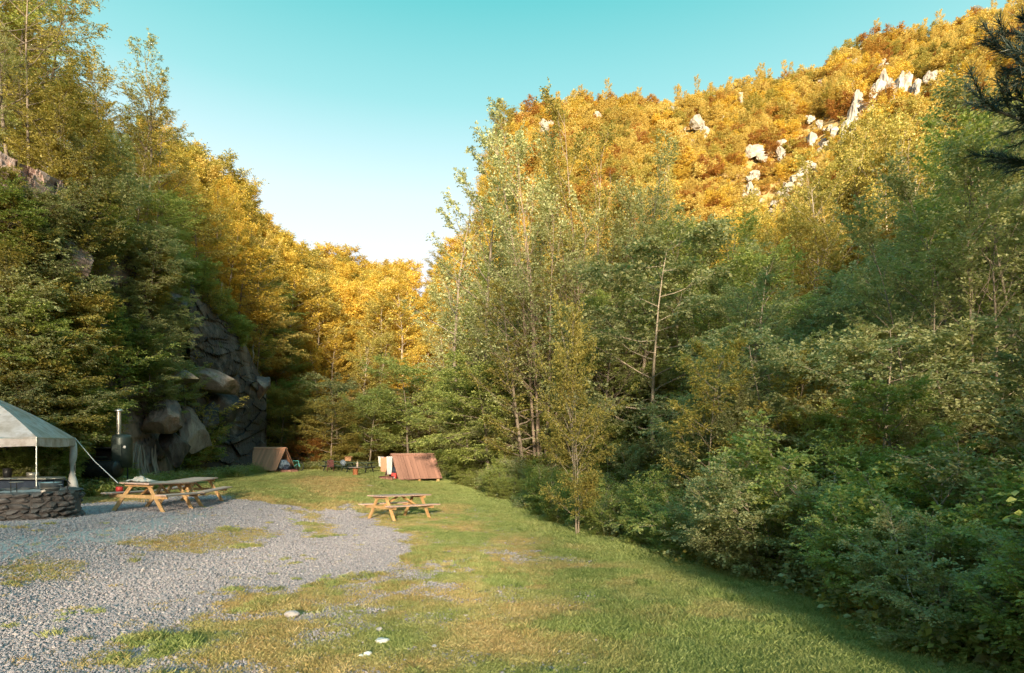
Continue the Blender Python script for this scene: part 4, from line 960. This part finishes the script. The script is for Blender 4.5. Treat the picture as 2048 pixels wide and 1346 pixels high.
# canopy tent
TN, TE = Vector((at(73, 880, 16.5).x, 16.5, 0)), Vector((at(150, 880, 20).x, 20, 0))
ed = (TE - TN); perp = Vector((-ed.y, ed.x, 0)); TW = TN + perp; TB = TE + perp; ctr = (TN + TB) / 2
tent = thing('canopy_tent', on(ctr.x, ctr.y), 'grey white canopy tent with open sides behind the stone fire pit', 'tent')
o0 = tent.location; ZE = 1.80 - o0.z; cor = [Vector((c.x - o0.x, c.y - o0.y, ZE)) for c in (TN, TE, TB, TW)]; apex = Vector((0, 0, ZE + 1.35))
for k in range(4):
    a, b = cor[k], cor[(k + 1) % 4]; u = np.linspace(0, 1, 14); vv = np.linspace(0, 1, 14); P = np.zeros((14, 14, 3))
    for i in range(14):
        for j in range(14):
            e = a + (b - a) * u[i]; f = vv[j]; q = e + (apex - e) * f; q.z += .09 * sin(pi * f) * (1 - .15 * sin(pi * u[i])) - .05 * sin(pi * u[i]) * (1 - f); P[i, j] = q[:]
    mk('roof_panel', grid_mesh('roof_panel', P, M['canopy']), None, tent)
    n_ = (b - a).cross(Vector((0, 0, 1))).normalized(); vp = np.zeros((22, 4, 3))
    for i in range(22):
        e = a + (b - a) * (i / 21)
        for j in range(4): q = e + n_ * (.012 + .03 * sin(i * 1.3) * j / 3) + Vector((0, 0, -.05 * sin(pi * i / 21) * 1 - .25 * j / 3 + .01)); vp[i, j] = q[:]
    mk('valance', grid_mesh('valance', vp, M['canopy']), None, tent)
    MB().tube([a + Vector((0, 0, -.03)), b + Vector((0, 0, -.03))], .018, 6).build('eave_bar', M['steel'], tent)
    g_ = Tz(a.x + o0.x, a.y + o0.y) - o0.z
    MB().tube([a + Vector((0, 0, 0)), Vector((a.x, a.y, g_))], .022, 8).build('leg', M['steel'], tent)
ce = cor[1]; g_ = Tz(ce.x + o0.x, ce.y + o0.y) - o0.z; cp = []
for k in range(12):
    f = k / 11; cp.append(ce + Vector((-.05 + .03 * sin(f * 9), -.03, -f * (ZE - g_) * .97)))
MB().tube(cp, [.05, .09, .10, .11, .10, .065, .06, .10, .13, .14, .12, .10], 9).build('curtain', M['white_cloth'], tent, True)
rope_end = at(236, 966, 16.0) - o0; MB().tube([ce, ce + (rope_end - ce) * .5 + Vector((0, 0, -.08)), rope_end], .010, 6).build('guy_rope', M['white_cloth'], tent)
MB().tube([ce + Vector((.03, -.05, 0)), ce + Vector((.04, -.05, -.3))], .012, 5).build('cord', M['white_cloth'], tent)
# table and bin under the canopy
o = thing('trestle_table', on(-14.35, 17.3), 'dark blue covered table under the canopy tent', 'table'); p_ = o.location
MB().box(2.4, .75, .04, (0, 0, .80 + .07)).build('tabletop', M['plate'], o); MB().box(2.34, .69, .78, (0, 0, .42)).build('table_cover', M['navy'], o)
for k in (-1.1, 1.1): MB().tube([(k, -.36, 0), (k, -.36, .85)], .02, 6).build('leg', M['black_iron'], o)
for k, (dx, dy, h, r_, mt, lb, nm) in enumerate(((-.2, 0, .26, .11, 'black_iron', 'black pot on the dark blue table under the canopy', 'pot'), (.45, .1, .14, .15, 'plate', 'grey bowl beside the black pot under the canopy', 'bowl'))):
    q = MB().lathe(((0, 0), (r_ * .85, 0), (r_, h * .5), (r_, h), (r_ * .9, h), (0, h * .8)), 18).build(nm, M[mt], None, True); q.location = p_ + Vector((dx, dy, .89)); tag(q, lb, nm)

# barrel smoker
sp = at(206, 938, 22); gz_ = Tz(sp.x, 22); smo = thing('barrel_smoker', (sp.x, 22, gz_), 'black barrel smoker with open lid and upright green tank with chimney', 'smoker', rz=R(4)); hc = sp.z - gz_
ry = Matrix.Rotation(pi / 2, 3, 'Y')
r_ = .33; mb = MB(); prof = [(0.0, -.68), (.15, -.67), (.26, -.63), (r_, -.55), (r_, -.30)]
mb.lathe(prof, 28, (0, 0, hc), ry)
mb.lathe([(r_, .52), (.26, .60), (.15, .64), (0, .65)], 28, (0, 0, hc), ry)
for rad in (r_, r_ - .012):
    P2 = []; n2_ = 16
    pts = []
    for i in range(2):
        for k in range(n2_ + 1):
            a = R(55) + (R(360 - 35) - R(55) + R(35)) * k / n2_ * .80 - R(0); a = R(70) + R(255) * k / n2_
            pts.append((-.30 + .82 * i, -rad * cos(a - pi / 2) * -1 * -1, hc + rad * sin(a - pi / 2) * -1 * -1))
    # open tub: an arc running from the back rim under the belly to the front rim
    pts = []
    for i in range(2):
        for k in range(n2_ + 1):
            a = R(200 - 30) + R(235) * k / n2_          # measured in the y-z plane, opening upward and forward
            pts.append((-.30 + .82 * i, rad * cos(a + R(-60)), hc + rad * sin(a + R(-60))))
    mb.add(pts, [(k, k + 1, n2_ + 2 + k, n2_ + 1 + k) for k in range(n2_)])
mb.build('barrel', M['black_iron'], smo, True)
lp = [];
for i in range(2):
    for k in range(9):
        a = R(100) + R(110) * k / 8 - R(90); lp.append((-.42 + .68 * i, .30 + .30 * cos(a + R(60)) , hc + .50 + .30 * sin(a + R(0)) * 1.0))
lid = MB().add(lp, [(k, k + 1, 10 + k, 9 + k) for k in range(8)]); lid.box(.68, .03, .42, (-.08, .30, hc + .52), Matrix.Rotation(R(-14), 3, 'X')); lid.build('lid', M['black_iron'], smo)
MB().tube([(-.3, .06, hc + .44), (.12, .06, hc + .44)], .012, 6).build('handle', M['steel'], smo)
for sx_, sy_ in ((-.28, -.2), (-.28, .2), (.30, -.2), (.30, .2)): MB().tube([(sx_, sy_, hc - .26), (sx_ * 1.12, sy_ * 1.2, -.03)], .02, 6).build('leg', M['black_iron'], smo)
tk = at(244, 936, 22.3) - Vector((sp.x, 22, gz_)); ht = (at(244, 868, 22.3) - at(244, 936, 22.3)).z; rt = .34
tank = MB().lathe(((0, 0), (rt * .8, .01), (rt, .06), (rt, ht - .16), (rt * .9, ht - .06), (rt * .6, ht - .01), (0, ht)), 30, (tk.x, tk.y, tk.z)).build('tank', M['green_iron'], smo, True)
MB().box(.34, .02, .62, (tk.x + .0, tk.y - rt - .003, tk.z + ht * .45)).build('hatch', M['green_iron'], smo, bevel=.006)
for zz in (.22, .72): MB().box(.10, .03, .03, (tk.x - .02, tk.y - rt - .02, tk.z + zz)).build('hinge', M['black_iron'], smo)
MB().lathe(((0, 0), (.05, .0), (.05, .02), (0, .02)), 14, (tk.x + .24, tk.y - rt * .75, tk.z + ht * .62), Matrix.Rotation(pi / 2, 3, 'X')).build('gauge', M['white_cloth'], smo)
fz = (at(242, 822, 22.3) - at(242, 868, 22.3)).z
fl = MB().lathe(((.075, ht - .2), (.075, ht + fz)), 16, (tk.x - .04, tk.y - .12, tk.z)).build('chimney', M['plate'], smo, True)
MB().lathe(((.14, ht + fz - .02), (.15, ht + fz + .03), (.02, ht + fz + .09), (0, ht + fz + .09)), 16, (tk.x - .04, tk.y - .12, tk.z)).build('chimney_cap', M['steel'], smo, True)
for sx_ in (-.2, .2): MB().tube([(tk.x + sx_, tk.y, tk.z + .02), (tk.x + sx_, tk.y, -.03)], .025, 6).build('leg', M['black_iron'], smo)

# poles leaning on the cliff
pol = []
for k in range(3):
    pts = [(0.03 * sin(q * 1.3 + k), .02 * cos(q + k), q * .42) for q in range(6)]
    me = bpy.data.meshes.new('pole'); mb = MB().tube(pts, [.045, .043, .04, .037, .032, .026], 7); me.from_pydata(mb.v, [], mb.f); me.materials.append(M['pole_wood']); pol.append(me)
for k in range(26):
    px = 262 + 82 * k / 25 + random.uniform(-2, 2) if k < 19 else 186 + 40 * (k - 19) / 6; th = px_theta(px); Y = (np.interp(th, TH, RF) - 2.9) * cos(th) + random.uniform(-.2, .2); x = at(px, 885, Y).x
    o = mk('pole', pol[k % 3]); o.location = on(x, Y, -.05 + .25); s = random.uniform(.75, 1.05); o.scale = (random.uniform(.8, 1.3),) * 2 + (s,)
    o.rotation_euler = (R(random.uniform(-32, -20)), R(random.uniform(-30, -14)), 0); tag(o, 'thin grey wooden pole leaning against the quarry cliff behind the smoker', 'pole', 'thin poles leaning on the cliff')

# A-frame shelters
def shelter(px, Y, rz, label, mat, L=2.9, H=1.8, W=1.15, nb=16):
    c = at(px, 900, Y); r = thing('wooden_shelter', on(c.x, Y), label, 'shelter', rz=rz); wb = L / nb; z0 = .16
    for s in (-1, 1):
        for k in range(nb):
            x = -L / 2 + wb * (k + .5); j = random.uniform(-.012, .012)
            a = Vector((x, s * (W + random.uniform(0, .04)), z0 + random.uniform(-.03, 0))); b = Vector((x, s * .02, H)); n_ = Vector((0, s * H, W)).normalized()
            board('board', a + n_ * j, b + n_ * j, wb * .94, .025, mat, r, up=n_)
        board('ridge_board', (-L / 2 - .02, s * .075, H - .03), (L / 2 + .02, s * .075, H - .03), .16, .03, mat, r, up=(0, s * H * .6, W))
        for x in (-L / 2 + .04, 0, L / 2 - .06): board('rafter', (x, s * (W - .05), z0), (x, s * .0, H - .09), .05, .08, 'dark_wood', r, up=(0, s, 1))
    MB().box(L - .05, 2 * W - .1, .06, (0, 0, z0 + .02)).build('floor', M['dark_wood'], r)
    for x in (-L / 2 + .2, 0, L / 2 - .2):
        for s in (-1, 1): MB().box(.16, .16, z0 + .12, (x, s * (W - .25), (z0 - .12) / 2 - .01)).build('foot', M['table_leg'], r)
    for k in range(9):
        y = -W + .13 + 2 * (W - .13) * k / 8; zt = z0 + (H - .1 - z0) * (1 - abs(y) / W)
        if zt > z0 + .1: board('gable_board', (-L / 2 + .09, y, z0), (-L / 2 + .09, y, zt), .24, .02, 'dark_wood', r, up=(1, 0, 0))
    return r
ha = shelter(538, 44.5, R(-15), 'brown A-frame wooden shelter on the left with its opening facing right', 'roof_board', L=2.95)
hb = shelter(826, 40.3, R(214), 'reddish A-frame wooden shelter on the right with its opening facing left', 'roof_red', L=3.15, H=1.78, W=1.2)
def crumple(name, dims, seed, mat, loc, label, cat, rz=0):
    o = mk(name, rock_mesh(name, seed, M[mat], 5, 3, dims, .16)); o.location = loc; o.rotation_euler = (0, 0, rz); tag(o, label, cat); return o
def from_hut(h, x, y, z): return h.location + Matrix.Rotation(h.rotation_euler.z, 3, 'Z') @ Vector((x, y, z))
crumple('sleeping_bag', (.45, .42, .42), 301, 'blue_grey', from_hut(ha, 1.45, -.35, .5), 'blue grey bedding bulging from the opening of the left shelter', 'bedding')
crumple('backpack', (.26, .22, .30), 302, 'navy', from_hut(ha, 1.85, -.5, .30), 'dark backpack lying in front of the left shelter opening', 'backpack')
crumple('sleeping_bag', (.42, .35, .45), 303, 'navy', from_hut(hb, 1.45, .25, .5), 'dark blue sleeping bag hanging out of the right shelter', 'bedding')
rb = thing('cool_bag', from_hut(hb, 1.66, .72, .0), 'bright red bag at the front corner of the right shelter', 'bag')
MB().box(.34, .26, .50, (0, 0, .32)).build('bag_body', M['red'], rb, bevel=.04); MB().box(.15, .01, .16, (-.02, -.136, .26)).build('label_patch', M['white_cloth'], rb); MB().tube(ring_pts(.09, 10, 0, a0=0, a1=pi) and [(.09 * cos(pi * k / 8), 0, .57 + .09 * sin(pi * k / 8)) for k in range(9)], .012, 6).build('handle', M['rubber'], rb)
def hanging(name, loc, w, h, mat, label, rz=0, seed=1, n_=.10):
    u, v = np.meshgrid(np.linspace(-.5, .5, 14), np.linspace(0, 1, 18), indexing='ij')
    P = np.stack([u * w * (1 - .25 * v), n_ * (fbm(u * 5 + seed, v * 1.5, 150) - .5) * (.3 + v) + .05 * v, -v * h * (1 + .12 * (fbm(u * 3 + seed, v * 0, 151) - .5))], -1)
    o = mk(name, grid_mesh(name, P, M[mat])); o.location = loc; o.rotation_euler = (0, 0, rz); tag(o, label, 'towel')
    s_ = o.modifiers.new('thickness', 'SOLIDIFY'); s_.thickness = .012; return o
p = at(779, 913, 38.6); hanging('towel', (p.x, p.y, p.z), .38, 1.15, 'white_cloth', 'pale towel hung over the peak of the right shelter', R(20), 3)

def fire_ring(px, row, Y, rad, label):
    p = at(px, row, Y); r = thing('fire_ring', on(p.x, Y), label, 'fire ring')
    n = 15
    for k in range(n):
        a = 2 * pi * k / n; o = MB().box(.10, 2 * pi * rad / n * .95, .20, (0, 0, .09), jit=.012).build('block', M['roof_red'], r); o.location = (rad * cos(a), rad * sin(a), 0); o.rotation_euler = (0, random.uniform(-.1, .1), a)
    MB().lathe(((rad + .07, .19), (rad + .07, .22), (rad - .07, .22), (rad - .07, .19)), 30).build('rim', M['maroon'], r)
    MB().lathe(((0, .05), (rad - .05, .05)), 24).build('ash_bed', M['ash'], r)
fire_ring(580, 944, 43.6, .56, 'low round fire ring of red brown blocks by the bicycle')
fire_ring(773, 967, 37.4, .40, 'low round fire ring in front of the right shelter opening')

# bicycle
def wheel(name, x, r, parent):
    w = MB().tube([(x + r * cos(2 * pi * k / 32), 0, r + r * sin(2 * pi * k / 32)) for k in range(33)], .024, 6, False).build(name, M['rubber'], parent)
    MB().tube([(x + (r - .03) * cos(2 * pi * k / 32), 0, r + (r - .03) * sin(2 * pi * k / 32)) for k in range(33)], .009, 4, False).build('rim', M['steel'], w)
    sp_ = MB()
    for k in range(12): a = 2 * pi * k / 12; sp_.tube([(x, 0, r), (x + (r - .03) * cos(a), 0, r + (r - .03) * sin(a))], .003, 3, False)
    so = sp_.build('spokes', M['steel'], w); tag(so, kind='stuff')
p = at(588, 945, 45); bk = thing('bicycle', on(p.x, 45, .02), 'aqua framed bicycle standing right of the left shelter', 'bicycle', rz=R(-20)); bk.rotation_euler = (R(-6), 0, R(-22)); bk.scale = (.98,) * 3
wheel('wheel', .54, .345, bk); wheel('wheel', -.52, .345, bk)
fr = MB(); bb = (-.08, 0, .30); st = (-.22, 0, .78); hd = (.34, 0, .80); hb_ = (.38, 0, .66)
for a, b in ((bb, st), (st, hd), (bb, hb_), (hd, hb_), ((-.52, 0, .345), bb), ((-.52, 0, .345), st)): fr.tube([a, b], .022, 6)
fr.build('frame', M['aqua'], bk); MB().tube([hb_, (.44, .04, .5), (.54, .05, .345)], .016, 6).tube([hb_, (.44, -.04, .5), (.54, -.05, .345)], .016, 6).build('fork', M['aqua'], bk)
MB().tube([hd, (.33, 0, .98), (.35, -.28, 1.0), (.27, -.30, 1.0)], .015, 6).tube([(.33, 0, .98), (.35, .28, 1.0), (.27, .30, 1.0)], .015, 6).build('handlebar', M['black_iron'], bk)
MB().tube([st, (-.26, 0, .93)], .014, 6).box(.27, .14, .05, (-.27, 0, .95)).build('saddle', M['rubber'], bk)
MB().lathe(((.0, -.01), (.09, -.01), (.09, .01), (0, .01)), 16, bb, Matrix.Rotation(pi / 2, 3, 'X')).tube([(-.08, -.05, .30), (.02, -.05, .16)], .01, 5).build('crank', M['black_iron'], bk)

# cable reel table, chair, box, bottle
p = at(711, 963, 38.7); rl = thing('cable_reel', on(p.x, 38.7), 'wooden cable reel used as a table with orange brown core', 'table')
MB().lathe(((0, .0), (.44, 0), (.44, .045), (0, .045)), 28).build('base_disc', M['pole_wood'], rl); MB().lathe(((.165, .045), (.165, .52)), 22).build('core', M['rust'], rl, True)
MB().lathe(((0, .52), (.46, .52), (.46, .565), (0, .565)), 28).build('top_disc', M['pole_wood'], rl)
o = MB().lathe(((0, 0), (.06, 0), (.06, .26), (.03, .32), (.03, .36), (0, .36)), 12).build('bottle', M['beige_cloth'], None, True); o.location = rl.location + Vector((.15, -.1, .565)); tag(o, 'pale yellow bottle standing on the cable reel', 'bottle')
p = at(661, 946, 43.2); ch = thing('garden_chair', on(p.x, 43.2), 'brown red garden chair standing at the green table', 'chair', rz=R(15))
MB().box(.46, .44, .04, (0, 0, .42)).build('seat', M['maroon'], ch)
for k in range(5): MB().box(.07, .025, .42, (-.18 + .09 * k, -.22, .66)).build('back_slat', M['maroon'], ch)
MB().box(.46, .03, .05, (0, -.22, .88)).build('top_rail', M['maroon'], ch)
for a in (-.2, .2):
    for b in (-.19, .19): MB().tube([(a, b, .42), (a * 1.1, b * 1.15, -.03)], .018, 6).build('leg', M['maroon'], ch)
    MB().box(.04, .42, .03, (a * 1.15, 0, .62)).build('armrest', M['maroon'], ch)
o = thing('cardboard_box', (at(697, 932, 44.6).x, 44.6, Tz(at(697, 932, 44.6).x, 44.6) + .80), 'orange brown cardboard box standing on the green table', 'box'); MB().box(.46, .3, .30, (0, 0, .12)).build('box_body', M['card'], o)
for s in (-1, 1): MB().box(.46, .14, .01, (0, s * .20, .285), Matrix.Rotation(R(25) * s, 3, 'X')).build('flap', M['card'], o)
crumple('jacket', (.22, .16, .24), 305, 'blue_grey', (at(686, 936, 44.4).x, 44.4, Tz(at(686, 936, 44.4).x, 44.4) + .62), 'blue and white jacket draped on the green table beside the box', 'jacket')

# cabinets behind the right shelter
def cabinet(px, Y, w, d, h, mat, label, rz):
    x = at(px, 900, Y).x; r = thing('cabinet', on(x, Y), label, 'cabinet', rz=rz)
    MB().box(w, d, h, (0, 0, h / 2)).build('body', M[mat], r)
    for s in (-1, 1): dd = MB().box(w / 2 - .02, .02, h - .1, (s * w / 4, -d / 2 - .012, h / 2)).build('door', M[mat], r); MB().box(.02, .03, .12, (s * .05, -d / 2 - .035, h * .55)).build('handle', M['black_iron'], dd)
    MB().box(w + .1, d + .1, .04, (0, 0, h + .022)).build('top', M['dark_wood'], r); return r
cb = cabinet(775, 44.5, .95, .6, 1.15, 'roof_board', 'weathered brown wooden cabinet standing behind the right shelter', R(8))
cabinet(808, 45.5, 1.1, .6, 1.22, 'maroon', 'dark red wooden cabinet half hidden by the right shelter roof', R(-5))
hanging('towel', cb.location + Vector((-.42, -.36, 1.21)), .4, .75, 'white_cloth', 'white cloth hanging over the corner of the brown cabinet', 0, 8)
for px, row, lab, s in ((737, 973, 'flat pale stone slab lying in the yellow grass near the cable reel', .22), (538, 951, 'small heap of brown stone in the grass before the left shelter', .22)):
    p = hit(px, row, 5); o = mk('flat_stone', rock_mesh('flat_stone', 310 + int(s * 10) + px % 3, pm[2] if px > 600 else M['roof_board'], 8, 2, (1.3, .8, .3), .06)); o.location = p + Vector((0, 0, .03)); o.scale = (s,) * 3; tag(o, lab, 'stone')
# roots and creepers hanging over the dark overhang
for k, (px, r0, r1, Y) in enumerate(((404, 565, 640, 39.6), (422, 560, 668, 39.6), (441, 565, 632, 40.0), (474, 640, 760, 42.0), (482, 650, 768, 42.5), (492, 670, 770, 43), (505, 690, 765, 44))):
    a, b = at(px, r0, Y), at(px - 4, r1, Y); pts = [a + (b - a) * (q / 8) + Vector((random.uniform(-.12, .12), random.uniform(-.1, .1), 0)) for q in range(9)]
    o = MB().tube(pts, [.05 - .004 * q for q in range(9)], 5).build('hanging_root', M['bark_pale'])
    tag(o, 'pale root hanging down over the dark rock overhang', 'root', 'roots hanging over the overhang')
